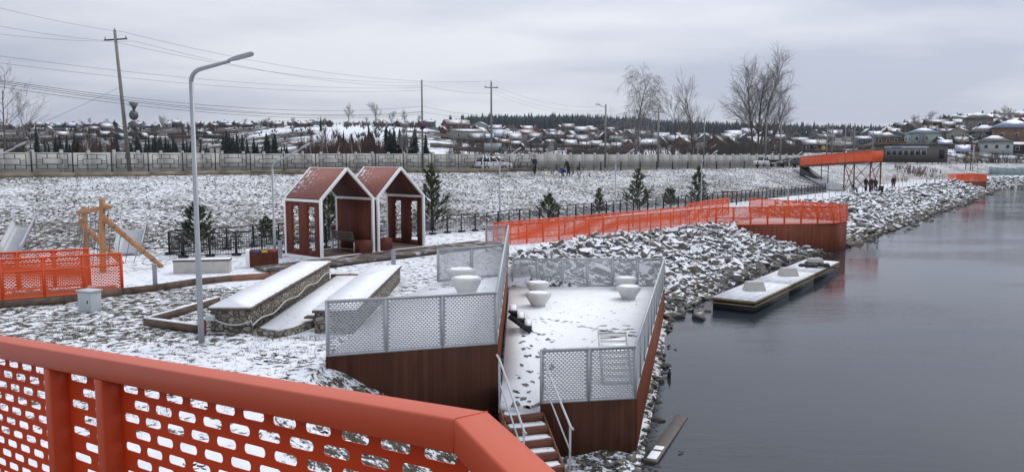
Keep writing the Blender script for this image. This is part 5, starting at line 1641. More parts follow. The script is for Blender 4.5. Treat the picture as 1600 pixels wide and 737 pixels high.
p1316 = pole(1317, 172, 194, "bare wooden pole behind the middle of the bridge ramp", False)
p1330 = pole(1331, 176, 192, "short-topped wooden pole behind the bridge ramp", False)
p1360 = pole(1360, 178, 200, "wooden pole before the long low shop", False)
M_cable = mat("black_cable", (.02, .02, .022), .6)
M_wire = mat("grey_wire", (.10, .10, .11), .6)
def wire(a, b_, sag, r, label, m=None):
    a = np.asarray(a, float); b_ = np.asarray(b_, float); n = 16
    pts = [a + (b_ - a) * k / n - np.array([0, 0, sag * 4 * (k / n) * (1 - k / n)]) for k in range(n + 1)]
    o = MB().tube(pts, r * .68, 4, False).build("overhead_wire", m or M_wire); tag(rebase(o, tuple(a)), label, "wire", "overhead wires")
oL = lambda px, py, y_: Dp(px, py, y_)
lw = "thin overhead wire coming from beyond the picture edge to the leaning pole"
wire(oL(-250, -62, 46), p193, .5, .013, lw); wire(oL(-250, -20, 46), p193 + [-.9, 0, -.75], .5, .013, lw); wire(oL(-250, 10, 46), p193 + [.9, 0, -.75], .6, .013, lw)
lw = "thin overhead wire sagging from the leaning pole towards the pavilion pole"
wire(p193, p767 + [0, 0, .1], 1.4, .016, lw); wire(p193 + [-.9, 0, -.75], p659 + [0, 0, -.3], 1.0, .016, lw); wire(p193 + [.9, 0, -.75], p659 + [0, 0, -.8], 1.0, .016, lw)
lw = "light cable crossing the sky behind the tall lamp post"
wire(oL(-250, 52, 48), oL(659, 137, 105), 1.1, .015, lw); wire(oL(-250, 64, 48), oL(659, 141, 105), 1.2, .015, lw)
lw = "heavy black cable sagging across the hillside to the thin pole"
for y0_, y1_ in ((100, 166), (100, 174), (104, 175), (110, 178)):
    wire(oL(-250, y0_ - 16, 48), oL(661, y1_, 105), 1.7, .022, lw, M_cable)
lw = "wire between the thin pole and the crossarm pole"
for y0_, y1_ in ((133, 146), (166, 180), (175, 182)): wire(oL(661, y0_, 105), oL(767, y1_, 106), .3, .018, lw)
lw = "faint wire running on from the crossarm pole to the lamp pole"
for dy in (0, 7, 12): wire(oL(768, 133 + dy, 106), oL(945, 166 + dy, 118), 1.0, .012, lw)
wire(oL(192, 134, 66), oL(55, 197, 60), .05, .016, "slanting guy wire of the leaning pole")
# signs on the leaning pole (backs)
M_back = mat("sign_back_grey", (.13, .135, .14), .5, .3)
for py, kind, label in ((165, 'tri', "triangular road sign seen from behind on the leaning pole"), (180, 'disc', "round road sign seen from behind on the leaning pole"), (196, 'plate', "oblong plate below the round sign on the leaning pole")):
    c_ = Dp(209, py, 65.6)
    t = thing("road_sign", label, "road sign", tuple(c_), R(35))
    mb = MB(); n = {'tri': 3, 'disc': 20, 'plate': 4}[kind]
    if kind == 'plate': mb.box((0, 0, 0), (.42, .03, .75))
    else:
        a = np.linspace(0, 6.2832, n, endpoint=False) + (-math.pi / 2 if n == 3 else 0); r_ = .52 if n == 3 else .42
        V = [(r_ * math.cos(q) * .85, -.012, r_ * math.sin(q)) for q in a] + [(r_ * math.cos(q) * .85, .012, r_ * math.sin(q)) for q in a]
        mb.add(V, [np.arange(n), np.arange(n)[::-1] + n, np.array([(k, k + n, (k + 1) % n + n, (k + 1) % n) for k in range(n)])])
    mb.build("plate", M_back, t, world=False)
    MB().box((-.2, .05, 0), (.5, .04, .05)).build("bracket", M_galv, t, world=False)
c_ = Dp(660.5, 197, 104.7)
t = thing("stop_sign", "round sign with red ring and cross on the thin pole", "road sign", tuple(c_), R(0))
def disc(r_, y0_, y1_, n=24):
    a = np.linspace(0, 6.2832, n, endpoint=False)
    V = [(r_ * math.cos(q), y0_, r_ * math.sin(q)) for q in a] + [(r_ * math.cos(q), y1_, r_ * math.sin(q)) for q in a]
    return MB().add(V, [np.arange(n), np.arange(n)[::-1] + n, np.array([(k, k + n, (k + 1) % n + n, (k + 1) % n) for k in range(n)])])
disc(.42, -.02, .02).build("disc", mat("sign_red", (.30, .03, .03), .5), t, world=False)
disc(.32, -.03, -.021).build("field", mat("sign_blue", (.03, .05, .16), .5), t, world=False)
MB().beam((-.24, -.036, -.24), (.24, -.036, .24), .01, .09, up=(0, 0, 1)).beam((-.24, -.040, .24), (.24, -.040, -.24), .01, .09, up=(0, 0, 1)).build("cross", mat("sign_red", (.30, .03, .03), .5), t, world=False)
c_ = Dp(1287, 232, 159)
t = thing("yellow_sign", "yellow diamond road sign seen above the orange bridge ramp", "road sign", tuple(c_))
MB().box((0, 0, 0), (.75, .04, .75)).build("plate", mat("sign_yellow", (.55, .33, .03), .5), t, world=False); t.rotation_euler = (0, R(45), 0)
X = Xat(768, 100); z0 = gz(X, 100)
t = thing("billboard", "twin-panel grey roadside board behind the white car", "billboard", (X, 100, z0), R(15))
for x_ in (-.5, .5):
    MB().box((x_ * .98, 0, Dp(768, 230, 100)[2] - z0), (.9, .06, 1.0)).build("panel", mat("board_grey", (.33, .35, .37), .6), t, world=False)
    MB().box((x_, .05, .9), (.07, .07, 1.9)).build("post", M_black, t, world=False)

# ================================================================== cars
M_glass = mat("car_glass", (.02, .025, .03), .12, 0, .1, 1, spec=.6)
M_tyre = mat("tyre_rubber", (.02, .02, .02), .85)
M_rim = mat("alloy_rim", (.35, .35, .36), .4, .6)
def car(label, cat, loc, rz, body_col, prof, L, W, cabin, wheels=(.85, -1.35), snow=False, extra=None, name="parked_car"):
    t = thing(name, label, cat, loc, rz)
    m = mat("car_paint_" + name + str(int(body_col[0] * 100)), body_col, .3, .1, .05, 1, spec=.6)
    mb = MB(); V = []; n = len(prof)
    for x_, zb, zt, w_ in prof:
        for y_, z_ in ((-w_ * .96, zb), (-w_, zb + .2), (-w_, zt - .12), (-w_ * .93, zt), (w_ * .93, zt), (w_, zt - .12), (w_, zb + .2), (w_ * .96, zb)): V.append((x_, y_, z_))
    F = []
    for k in range(n - 1):
        for e in range(8): F.append((k * 8 + e, k * 8 + (e + 1) % 8, (k + 1) * 8 + (e + 1) % 8, (k + 1) * 8 + e))
    mb.add(V, [np.array(F), np.arange(8)[::-1], np.arange(8) + (n - 1) * 8])
    (xa, xb, xc, xd, zb, zt, wb, wt) = cabin       # rear foot, rear roof, front roof, front foot
    V = [(xa, -wb, zb), (xb, -wt, zt), (xc, -wt, zt), (xd, -wb, zb), (xa, wb, zb), (xb, wt, zt), (xc, wt, zt), (xd, wb, zb)]
    mb.add(V, np.array([(3, 2, 1, 0), (4, 5, 6, 7), (0, 1, 5, 4), (1, 2, 6, 5), (2, 3, 7, 6)]))
    mb.build("body", m, t, world=False, bevel=.03)
    P = [np.array(v) for v in V]
    def pane(a, b_, c_, d_, push, nm_):
        cen = (a + b_ + c_ + d_) / 4; q = [cen + (p - cen) * .84 + push for p in (a, b_, c_, d_)]
        MB().add(q + [p - push * 2 for p in q], np.array([(0, 1, 2, 3), (7, 6, 5, 4), (0, 4, 5, 1), (1, 5, 6, 2), (2, 6, 7, 3), (3, 7, 4, 0)])).build(nm_, M_glass, t, world=False)
    for s, o_ in ((-1, 0), (1, 4)):
        a, b_, c_, d_ = P[o_], P[o_ + 1], P[o_ + 2], P[o_ + 3]
        ns = 3 if xd - xa > 2.2 else 2
        for k in range(ns):
            u0, u1 = k / ns, (k + 1) / ns
            pane(a + (d_ - a) * u0, a + (d_ - a) * u1, b_ + (c_ - b_) * u1, b_ + (c_ - b_) * u0, np.array([0, s * .012, .004]), "side_window")
    pane(P[0], P[1], P[5], P[4], np.array([-.012, 0, .004]), "rear_window"); pane(P[2], P[3], P[7], P[6], np.array([.012, 0, .006]), "windscreen")
    for x_ in wheels:
        for s in (-1, 1):
            o = bpy.data.objects.new("wheel", None); COL.objects.link(o); o.parent = t; o.location = (x_, s * (W / 2 - .1), .31)
            MB().tube([(0, -.1, 0), (0, .1, 0)], .31, 16).build("tyre", M_tyre, o, world=False); MB().tube([(0, -.108, 0), (0, .108, 0)], .19, 12).build("rim", M_rim, o, world=False)
    xf, xr = prof[-1][0], prof[0][0]
    for s in (-1, 1):
        MB().box((xf - .02, s * (W / 2 - .28), .68), (.08, .3, .16)).build("headlight", mat("lamp_glass", (.6, .6, .6), .2), t, world=False)
        MB().box((xr + .02, s * (W / 2 - .12), .95), (.08, .14, .42)).build("tail_light", mat("tail_red", (.35, .02, .02), .3), t, world=False)
    MB().box((xr - .03, 0, .45), (.12, W * .9, .2)).build("bumper", mat("bumper_grey", (.12, .12, .12), .6), t, world=False)
    return t
prof = [(-1.95, .32, .95, .80), (-1.9, .28, 1.0, .83), (0, .25, .98, .85), (1.1, .26, .95, .84), (1.8, .30, .82, .80), (2.0, .35, .68, .74)]
X = Xat(771, 85); 
car("white estate car parked on the road behind the iron fence", "car", (X, 85.5, gz(X, 85.5)), R(33), (.72, .73, .74), prof, 4, 1.7, (-1.9, -1.6, .35, 1.15, .97, 1.58, .80, .64))
X = Xat(1237, 117)
car("dark snow-dusted car at the road end beside the orange bridge ramp", "car", (X, 118, gz(X, 118)), R(200), (.05, .055, .06), prof, 4, 1.7, (-1.6, -.9, .35, 1.15, .97, 1.50, .80, .64))
pt_ = [(-2.4, .5, .72, .85), (0.6, .5, .72, .85), (.62, .35, 1.0, .85), (2.2, .35, .95, .82), (2.4, .4, .8, .78)]
X = Xat(1202, 124)
tk = car("white and dark flatbed truck parked before the concrete wall", "truck", (X, 125, gz(X, 125)), R(205), (.70, .71, .72), pt_, 4.8, 1.75, (.65, .7, 1.4, 1.75, .98, 1.65, .80, .68), (1.5, -1.5), name="flatbed_truck")
MB().box((-.95, 0, .95), (2.8, 1.7, .4)).build("load_bed", M_black, tk, world=False)

# ================================================================== people
M_skin = mat("skin", (.45, .27, .20), .6)
def person(label, loc, rz, J, cols, name="person", seat=None):
    """one continuous figure grown over a skeleton; J: joint -> place"""
    E = [("pel", "chest"), ("chest", "neck"), ("neck", "head"), ("head", "crown"), ("head", "nose")]
    for s in "LR":
        E += [("chest", "sh" + s), ("sh" + s, "el" + s), ("el" + s, "wr" + s), ("pel", "hip" + s), ("hip" + s, "kn" + s), ("kn" + s, "an" + s), ("an" + s, "toe" + s)]
        for f_ in range(5): E.append(("wr" + s, "f%d%s" % (f_, s)))
    J = {k: np.array(v, float) for k, v in J.items()}
    for s, sg in (("L", 1), ("R", -1)):
        w, e = J["wr" + s], J["el" + s]; d = (w - e) / np.linalg.norm(w - e); sd_ = np.cross(d, [0, 1, .2]); sd_ /= np.linalg.norm(sd_)
        for f_, (o_, l_) in enumerate(((-.055, .09), (-.03, .16), (-.005, .175), (.018, .165), (.04, .14))): J["f%d%s" % (f_, s)] = w + d * l_ + sd_ * o_ + np.array([0, .02, 0])
    J["nose"] = J["head"] + (J["nose"] if "nose" in J else np.array([0, -.12, 0]))
    rad = {"pel": (.17, .13), "chest": (.21, .14), "neck": (.065, .065), "head": (.095, .105), "crown": (.075, .085), "nose": (.02, .02)}
    for s in "LR":
        rad.update({"sh" + s: (.085, .085), "el" + s: (.06, .06), "wr" + s: (.045, .04), "hip" + s: (.105, .105), "kn" + s: (.075, .075), "an" + s: (.055, .055), "toe" + s: (.045, .04)})
        for f_ in range(5): rad["f%d%s" % (f_, s)] = (.010, .010)
    names = list(J.keys()); ix = {k: i for i, k in enumerate(names)}
    me = bpy.data.meshes.new(name); me.from_pydata([tuple(J[k]) for k in names], [(ix[a], ix[b_]) for a, b_ in E], [])
    o = bpy.data.objects.new(name, me); COL.objects.link(o)
    sk = o.modifiers.new("skin", 'SKIN'); o.modifiers.new("sub", 'SUBSURF').levels = 1
    for i, k in enumerate(names):
        me.skin_vertices[0].data[i].radius = rad[k]; me.skin_vertices[0].data[i].use_root = (k == "pel")
    dg = bpy.context.evaluated_depsgraph_get(); dg.update()
    m2 = bpy.data.meshes.new_from_object(o.evaluated_get(dg)); o.modifiers.clear(); o.data = m2; bpy.data.meshes.remove(me)
    jk, tr_, hat = cols
    for m in (mat("cloth_" + jk[0], jk[1], .8), mat("cloth_" + tr_[0], tr_[1], .8), M_skin, mat("cloth_" + hat[0], hat[1], .85), mat("boots", (.02, .018, .016), .7)): m2.materials.append(m)
    mid = [(J[a] + J[b_]) / 2 for a, b_ in E]; idx = []
    for (a, b_) in E:
        if a in ("pel", "chest") and b_[:3] in ("che", "nec", "shL", "shR") or a[:2] in ("sh", "el"): idx.append(0)
        elif a[:2] == "an": idx.append(4)
        elif a == "pel" or a[:2] in ("hip"[:2], "kn"): idx.append(1)
        elif a[:2] == "wr": idx.append(2)
        elif b_ == "crown": idx.append(3)
        else: idx.append(2)
    A = np.array([J[a] for a, _ in E]); B_ = np.array([J[b_] for _, b_ in E])
    for p in m2.polygons:
        c_ = np.array(p.center); d = B_ - A; t_ = np.clip(((c_ - A) * d).sum(1) / ((d * d).sum(1) + 1e-9), 0, 1)
        p.material_index = idx[int(np.argmin(np.linalg.norm(A + d * t_[:, None] - c_, axis=1)))]; p.use_smooth = True
    o.location = loc; o.rotation_euler = (0, 0, rz); tag(o, label, "person")
    return o
def stand(arm=.06, step=.06, bend=0.0, headturn=0.0):
    s, c_ = math.sin(bend), math.cos(bend)
    up = lambda x_, d_: (x_, -s * d_, .92 + c_ * d_)
    J = {"pel": (0, 0, .92), "chest": up(0, .40), "neck": up(0, .58), "head": up(0, .70), "crown": up(0, .80)}
    for k, sg in (("L", 1), ("R", -1)):
        J["sh" + k] = up(sg * .19, .48); x0, y0_, z0_ = J["sh" + k]
        J["el" + k] = (sg * (.24 + arm), y0_ - .04 - s * .12, z0_ - .29); J["wr" + k] = (sg * (.20 + arm), y0_ - .16 - s * .15, z0_ - .50)
        J["hip" + k] = (sg * .10, 0, .86); J["kn" + k] = (sg * .11, -.03 + sg * step * .5, .48); J["an" + k] = (sg * .12, .02 + sg * step, .085); J["toe" + k] = (sg * .13, -.15 + sg * step, .05)
    return J
def crouch():
    J = {"pel": (0, .1, .45), "chest": (0, -.20, .72), "neck": (0, -.32, .84), "head": (0, -.40, .90), "crown": (0, -.46, .98)}
    for k, sg in (("L", 1), ("R", -1)):
        J.update({"sh" + k: (sg * .19, -.26, .76), "el" + k: (sg * .24, -.42, .56), "wr" + k: (sg * .16, -.55, .38), "hip" + k: (sg * .11, .08, .42), "kn" + k: (sg * .16, -.30, .42), "an" + k: (sg * .14, -.05, .085), "toe" + k: (sg * .15, -.22, .05)})
    return J
def sit():
    J = {"pel": (0, 0, .47), "chest": (0, -.10, .86), "neck": (0, -.16, 1.03), "head": (0, -.20, 1.14), "crown": (0, -.22, 1.25)}
    for k, sg in (("L", 1), ("R", -1)):
        J.update({"sh" + k: (sg * .19, -.11, .94), "el" + k: (sg * .25, -.20, .68), "wr" + k: (sg * .15, -.40, .60), "hip" + k: (sg * .11, -.05, .46), "kn" + k: (sg * .14, -.46, .50), "an" + k: (sg * .14, -.50, .085), "toe" + k: (sg * .15, -.67, .05)})
    return J
nav, blk, dk, blu = ("navy", (.025, .03, .05)), ("black", (.015, .015, .018)), ("charcoal", (.03, .03, .033)), ("blue", (.03, .07, .30))
def put(px, y_, zoff=0): X = Xat(px, y_); return (X, y_, gz(X, y_) + zoff)
person("person in navy coat standing on the embankment top by the broken iron fence", put(835, 77.5), R(35), stand(.02, .10), (nav, blk, dk))
person("person in dark coat bending over beside the crouching one on the embankment", put(888, 78.2), R(-70), stand(.03, .08, .38), (blk, blk, dk))
person("person in bright blue jacket crouching on the embankment edge", put(881, 77.6), R(-60), crouch(), (blu, nav, dk))
person("person seated on a block beside the black fence end", put(1331, 91, -.02), R(60), sit(), (blk, dk, blk))
person("person in dark clothes standing at the group's fence-side end under the trestle", put(1352, 91.5), R(20), stand(.03, .05), (blk, blk, dk))
person("person in dark clothes in the middle of the group under the trestle", put(1361, 92.5), R(-20), stand(.05, .08), (dk, blk, blk))
person("person in dark clothes at the boulder-side end of the group under the trestle", put(1367, 92), R(-50), stand(.02, .03), (nav, dk, dk))
person("person in dark jacket walking alone on the promenade beyond the group", put(1395, 100), R(-15), stand(.02, .16), (blk, nav, dk))
sx, sy, sz = put(1331, 91.1); o = MB().box((0, 0, .2), (.5, .45, .42)).build("stone_block", M_concrete, bevel=.03); o.location = (sx, sy + .05, sz); tag(o, "pale block under the seated person", "block")
sx, sy, sz = put(1376, 91); t = thing("litter_bin", "dark round litter bin beside the group under the trestle", "bin", (sx, sy, sz))
MB().lathe((0, 0, 0), [(.24, 0), (.28, .75), (.24, .8)], 12).build("body", M_dark, t, world=False); MB().lathe((0, 0, .8), [(.26, 0), (.2, .1)], 12).build("lid", M_csnow, t, world=False)

# ================================================================== houses on the hills
M_roofsnow = mat("snowy_roof", (.20, .19, .19), .8, 0, .3, .6, snow=.16)
M_roofdark = mat("dark_slate_roof", (.075, .07, .068), .8, 0, .3, .6, snow=.08)
M_roofblue = mat("blue_metal_roof", (.24, .29, .40), .5, .1, .15, .5, snow=.12)
M_roofred = mat("rust_red_roof", (.16, .06, .045), .75, 0, .25, .6, snow=.08)
M_rooftea = mat("teal_metal_roof", (.06, .17, .15), .55, 0, .15, .6, snow=.08)
M_roofgrn = mat("green_metal_roof", (.05, .15, .075), .55, 0, .15, .6, snow=.06)
ROOF = {"snowy": M_roofsnow, "dark": M_roofdark, "blue": M_roofblue, "red": M_roofred, "teal": M_rooftea, "green": M_roofgrn}
WALL = {"dark wooden": mat("dark_log_wall", (.055, .047, .042), .85, 0, .3, 2, (1, 1, 5)), "brown wooden": mat("brown_log_wall", (.13, .082, .055), .8, 0, .3, 2, (1, 1, 5)),
        "grey wooden": mat("grey_log_wall", (.135, .125, .115), .85, 0, .25, 2, (1, 1, 5)), "mint green": mat("mint_wall", (.30, .39, .34), .8, 0, .1, 1),
        "teal": mat("teal_wall", (.10, .20, .22), .8, 0, .15, 1), "cream": mat("cream_wall", (.40, .37, .29), .8, 0, .1, 1), "pale grey": mat("pale_wall", (.42, .43, .42), .8, 0, .1, 1),
        "navy blue": mat("navy_wall", (.03, .037, .06), .8, 0, .2, 1), "red brown brick": mat("brick_wall", (.20, .085, .055), .85, 0, .25, 2), "orange brown": mat("tawny_wall", (.18, .11, .07), .8, 0, .2, 2)}
M_pane = mat("dark_window_pane", (.025, .03, .04), .15, 0, .2, 1, spec=.6)
M_trim = mat("white_window_trim", (.62, .63, .62), .6, 0, .06, 1)
def house(label, loc, rz, w, d, h, rh, wallk, roofk, hip=False, nwin=3, group="houses on the hills", detail=True, chim=True, name="village_house"):
    t = thing(name, label, "house", loc, rz, group)
    mb = MB()
    if hip or rh == 0:
        mb.box((0, 0, h / 2 - .8), (w, d, h + 1.6))
    else:
        V = [(-w / 2, -d / 2, -1.6), (w / 2, -d / 2, -1.6), (w / 2, d / 2, -1.6), (-w / 2, d / 2, -1.6), (-w / 2, -d / 2, h), (w / 2, -d / 2, h), (w / 2, d / 2, h), (-w / 2, d / 2, h), (-w / 2, 0, h + rh), (w / 2, 0, h + rh)]
        mb.add(V, [np.array([(0, 1, 5, 4), (2, 3, 7, 6), (3, 2, 1, 0)]), np.array([(1, 2, 6, 9, 5), (3, 0, 4, 8, 7)])])
    mb.build("wall", WALL[wallk], t, world=False)
    o_ = .45; mb = MB()
    if rh == 0:
        mb.box((0, 0, h + .12), (w + .5, d + .5, .22))
    elif hip:
        r_ = max(.05, w / 2 - d / 2)
        V = [(-w / 2 - o_, -d / 2 - o_, h - .12), (w / 2 + o_, -d / 2 - o_, h - .12), (w / 2 + o_, d / 2 + o_, h - .12), (-w / 2 - o_, d / 2 + o_, h - .12), (-r_, 0, h + rh), (r_, 0, h + rh)]
        mb.add(V, [np.array([(0, 1, 5, 4), (2, 3, 4, 5), (3, 2, 1, 0)]), np.array([(1, 2, 5), (3, 0, 4)])])
    else:
        th = .14; sl = rh / (d / 2)
        for s in (-1, 1):
            e = (s * (d / 2 + o_), h - o_ * sl); r_ = (0, h + rh)
            V = [(x_, y_, z_ + dz) for dz in (.02, th) for x_, (y_, z_) in ((-w / 2 - o_, e), (w / 2 + o_, e), (w / 2 + o_, r_), (-w / 2 - o_, r_))]
            F = [(3, 2, 1, 0), (4, 5, 6, 7), (0, 1, 5, 4), (1, 2, 6, 5), (2, 3, 7, 6), (3, 0, 4, 7)]
            mb.add(V, np.array(F if s < 0 else [f[::-1] for f in F]))
    ro = mb.build("roof", ROOF[roofk], t, world=False)
    if chim and rh > 0:
        MB().box((w * .18, d * .08, h + rh + .25), (.5, .5, 1.1)).build("chimney", WALL["red brown brick"], ro, world=False)
    def win(x_, y_, z_, wx, face):
        fr = MB(); pn_ = MB()
        if face == 'f':
            fr.box((x_, y_ - .03, z_), (wx + .3, .07, 1.35)); pn_.box((x_, y_ - .072, z_), (wx, .02, 1.05))
        else:
            fr.box((x_ - .03, y_, z_), (.07, wx + .3, 1.35)); pn_.box((x_ - .072, y_, z_), (.02, wx, 1.05))
        f_ = fr.build("window", M_trim, t, world=False); pn_.build("pane", M_pane, f_, world=False)
    for k in range(nwin): win(-w / 2 + w * (k + .5) / nwin, -d / 2, h * .55, min(.9, w / nwin * .5), 'f')
    if detail:
        for k in range(2): win(-w / 2, -d / 2 + d * (k + .5) / 2, h * .55, .8, 's')
    return t
def site(px, yb, far=1300):
    p = hit(px, yb, far, 60)
    return p
placed = []
def ok(px, yb, dx, dy):
    for a, b_, c_ in placed:
        if abs(a - px) < dx and abs(b_ - yb) < dy: return False
    return True
# the houses one can tell by their look, right-hand hill first
SP = [ # px centre, base y, width px, wall, roof, hip, floor height, roof height, yaw, label
 (1445, 226, 47, "mint green", "blue", True, 3.4, 1.5, 12, "mint green house with pale blue hip roof above the long shop"),
 (1503, 221, 32, "cream", "snowy", False, 3.2, 2.0, 70, "cream gabled house with snowy roof on the slope"),
 (1530, 206, 40, "grey wooden", "snowy", True, 4.6, 1.9, 5, "tall grey house with snowy pyramid roof high on the slope"),
 (1541, 222, 44, "navy blue", "snowy", True, 3.0, 2.2, -8, "navy blue house with snowy hip roof below the tall grey house"),
 (1585, 227, 64, "orange brown", "blue", True, 3.6, 2.0, 8, "broad brown brick house with blue grey hip roof at the picture edge"),
 (1557, 238, 48, "pale grey", "snowy", True, 2.9, 1.9, 6, "pale grey house with snowy hip roof in front of the brown brick house"),
 (1592, 240, 44, "dark wooden", "snowy", False, 2.4, .9, 0, "low dark shed with snowy roof beside the pale grey house"),
 (1388, 226, 36, "brown wooden", "snowy", True, 2.8, 1.9, 4, "brown house with snowy pyramid roof behind the long shop"),
 (1405, 222, 24, "teal", "dark", False, 3.0, 1.6, 70, "teal gabled house left of the mint green house"),
 (1349, 226, 24, "teal", "snowy", False, 2.6, 1.6, 15, "small teal house behind the bare poles"),
 (1369, 219, 18, "pale grey", "blue", False, 2.6, 2.2, 10, "small house with bright blue roof above the bare poles"),
 (1250, 227, 26, "dark wooden", "snowy", False, 2.6, 1.5, 10, "dark house with snowy roof just left of the bridge ramp"),
 (1272, 238, 38, "dark wooden", "snowy", False, 2.8, 1.7, 12, "low dark house with broad snowy roof directly behind the bridge ramp"),
 (1290, 222, 26, "grey wooden", "snowy", False, 2.6, 1.6, 20, "grey house with snowy roof above the low dark one"),
 (1330, 212, 22, "brown wooden", "snowy", False, 2.6, 1.8, 75, "brown gabled house among poles near the forest ridge"),
 (1415, 206, 30, "dark wooden", "dark", False, 2.6, 1.5, 10, "dark weathered house high behind the teal gabled house"),
 (1465, 204, 34, "dark wooden", "dark", False, 2.8, 1.6, 8, "dark long house with slate roof above the mint green house"),
 (1480, 217, 30, "grey wooden", "dark", False, 2.6, 1.7, 15, "grey house with dark roof next to the cream one"),
 (1508, 193, 30, "mint green", "green", False, 2.4, 1.2, 5, "green-roofed house on the crest of the slope"),
 (1590, 199, 30, "brown wooden", "snowy", False, 2.6, 1.6, 15, "brown house with snowy roof on the crest at the picture edge"),
 (1536, 235, 24, "orange brown", "snowy", False, 2.4, .9, 10, "orange brown shed with flat snowy roof between navy and pale grey houses"),
 (712, 207, 40, "red brown brick", "snowy", False, 3.0, 2.2, 20, "red brown house with snowy roof left of the crossarm pole"),
 (750, 204, 24, "pale grey", "teal", False, 3.0, 2.0, 70, "white gabled house with teal roof by the crossarm pole"),
 (728, 218, 50, "pale grey", "snowy", False, 2.4, 1.0, 12, "long white shed with snowy roof below the red brown house"),
 (671, 198, 18, "teal", "snowy", False, 3.0, 1.6, 10, "turquoise house on the ridge beside the thin pole"),
 (494, 193, 14, "mint green", "snowy", False, 2.6, 1.5, 10, "mint green house on the ridge above the white slope"),
 (347, 198, 16, "navy blue", "blue", False, 2.6, 1.6, 20, "blue house on the ridge behind the tall lamp post"),
 (820, 219, 30, "pale grey", "red", False, 2.8, 2.0, 25, "pale house with rust red roof in the middle of the village"),
 (866, 220, 28, "orange brown", "snowy", False, 2.8, 1.4, 10, "orange brown house in the middle of the village"),
 (900, 224, 30, "red brown brick", "snowy", False, 2.4, 1.2, 10, "brick shed with long snowy roof in the village middle"),
]
for px, yb, wpx, wk, rk, hip, h, rh, yaw, label in SP:
    p = site(px, yb)
    if p is None: p = site(px, yb + 3) or site(px, yb + 6)
    if p is None: continue
    w = wpx * p[1] / FPX
    house(label, (p[0], p[1] + 1.5, p[2]), math.atan2(-p[0], p[1]) * .8 + R(yaw), w * (.92 if yaw < 40 else .75), w * (.75 if yaw < 40 else .92), h * 1.12 * max(.8, min(1.35, w / 10)), rh * max(.7, min(1.3, w / 9)), wk, rk, hip, 3)
    placed.append((px, yb, wpx))
# the shop: long, low, flat-roofed with a sign band
px0, px1 = 1362, 1470; yS = 196.0
a = np.array([Xat(px0, yS), yS - 4]); e = np.array([Xat(px1, yS - 4), yS - 8]); z0 = Dp(1420, 247, yS)[2]
w = np.linalg.norm(e - a); c_ = (a + e) / 2
t = thing("village_shop", "long low grey shop with pale blue sign band above its windows", "shop", (c_[0], c_[1] + 4, z0), math.atan2(e[1] - a[1], e[0] - a[0]))
MB().box((0, 0, 1.0), (w, 8, 4.2)).build("wall", WALL["grey wooden"], t, world=False)
MB().box((0, 0, 3.18), (w + .6, 8.6, .2)).build("roof", M_roofdark, t, world=False)
MB().box((-w * .08, -4.08, 2.55), (w * .62, .12, .62)).build("sign_band", mat("sign_band_white", (.52, .55, .60), .5), t, world=False)
MB().box((-w * .22, -4.15, 2.58), (w * .14, .03, .3)).build("sign_panel", mat("sign_blue_pale", (.13, .22, .48), .5), t, world=False)
for k in range(7): 
    f_ = MB().box((-w * .33 + k * w * .083, -4.03, 1.35), (w * .072, .06, 1.35)).build("window", M_trim, t, world=False); MB().box((-w * .33 + k * w * .083, -4.07, 1.35), (w * .06, .03, 1.15)).build("pane", M_pane, f_, world=False)
MB().box((w * .42, -4.03, .9), (1.1, .06, 2.1)).build("door", M_black, t, world=False)
for x_ in range(1360, 1475, 14): placed.append((x_, 244, 20))

# the many others, by zone
zones = [  # px0, px1, yb0, yb1, count, min-w px, max-w px, words
    (0, 470, 193, 200, 48, 7, 13, "on the far ridge above the spruces"),
    (60, 330, 203, 220, 16, 9, 16, "half way down the slope behind the spruces"),
    (330, 660, 190, 197, 26, 6, 12, "on the ridge above the bare white slope"),
    (690, 1000, 202, 214, 38, 9, 20, "below the forest ridge in the crowded village"),
    (745, 1000, 214, 238, 34, 12, 25, "low on the crowded village slope"),
    (1000, 1235, 212, 222, 15, 13, 24, "between the birch and the tall poplar"),
    (1000, 1235, 222, 240, 12, 18, 32, "just behind the wall between birch and poplar"),
    (1235, 1400, 206, 216, 18, 12, 22, "beneath the distant forest near the bare poles"),
    (1400, 1600, 187, 204, 26, 14, 28, "high on the slope over the lake"),
    (1420, 1600, 200, 243, 16, 11, 22, "among the bigger houses over the lake"),
]
rz_ = np.random.default_rng(5)
wkeys = ["dark wooden", "dark wooden", "brown wooden", "grey wooden", "grey wooden", "pale grey", "red brown brick", "orange brown"]
rkeys = ["snowy"] * 7 + ["dark", "dark", "red", "blue", "teal"]
for x0, x1, y0_, y1_, n, w0, w1, words_ in zones:
    got = 0; tries = 0
    while got < n and tries < n * 12:
        tries += 1
        px, yb = rz_.uniform(x0, x1), rz_.uniform(y0_, y1_)
        wpx = rz_.uniform(w0, w1)
        if not ok(px, yb, wpx * .75, 4): continue
        p = site(px, yb)
        if p is None:
            yb += 4; p = site(px, yb)
            if p is None: continue
        wk, rk = wkeys[rz_.integers(len(wkeys))], rkeys[rz_.integers(len(rkeys))]
        w = min(max(wpx * p[1] / FPX, 3.4), 12); yaw = rz_.choice([rz_.uniform(-15, 25), rz_.uniform(60, 100)], p=[.5, .5])
        shed = w < 5.2
        house(f"{'small ' if shed else ''}{wk} {'shed' if shed else 'house'} with {rk} roof {words_}", (p[0], p[1] + 1, p[2]), math.atan2(-p[0], p[1]) * .7 + R(yaw), w, w * rz_.uniform(.6, .85), rz_.uniform(1.9, 2.6) * (.75 if shed else 1), w * rz_.uniform(.24, .42), wk, rk, False, 2 if not shed else 1, "houses " + words_, False, rz_.random() < .5)
        placed.append((px, yb, wpx)); got += 1
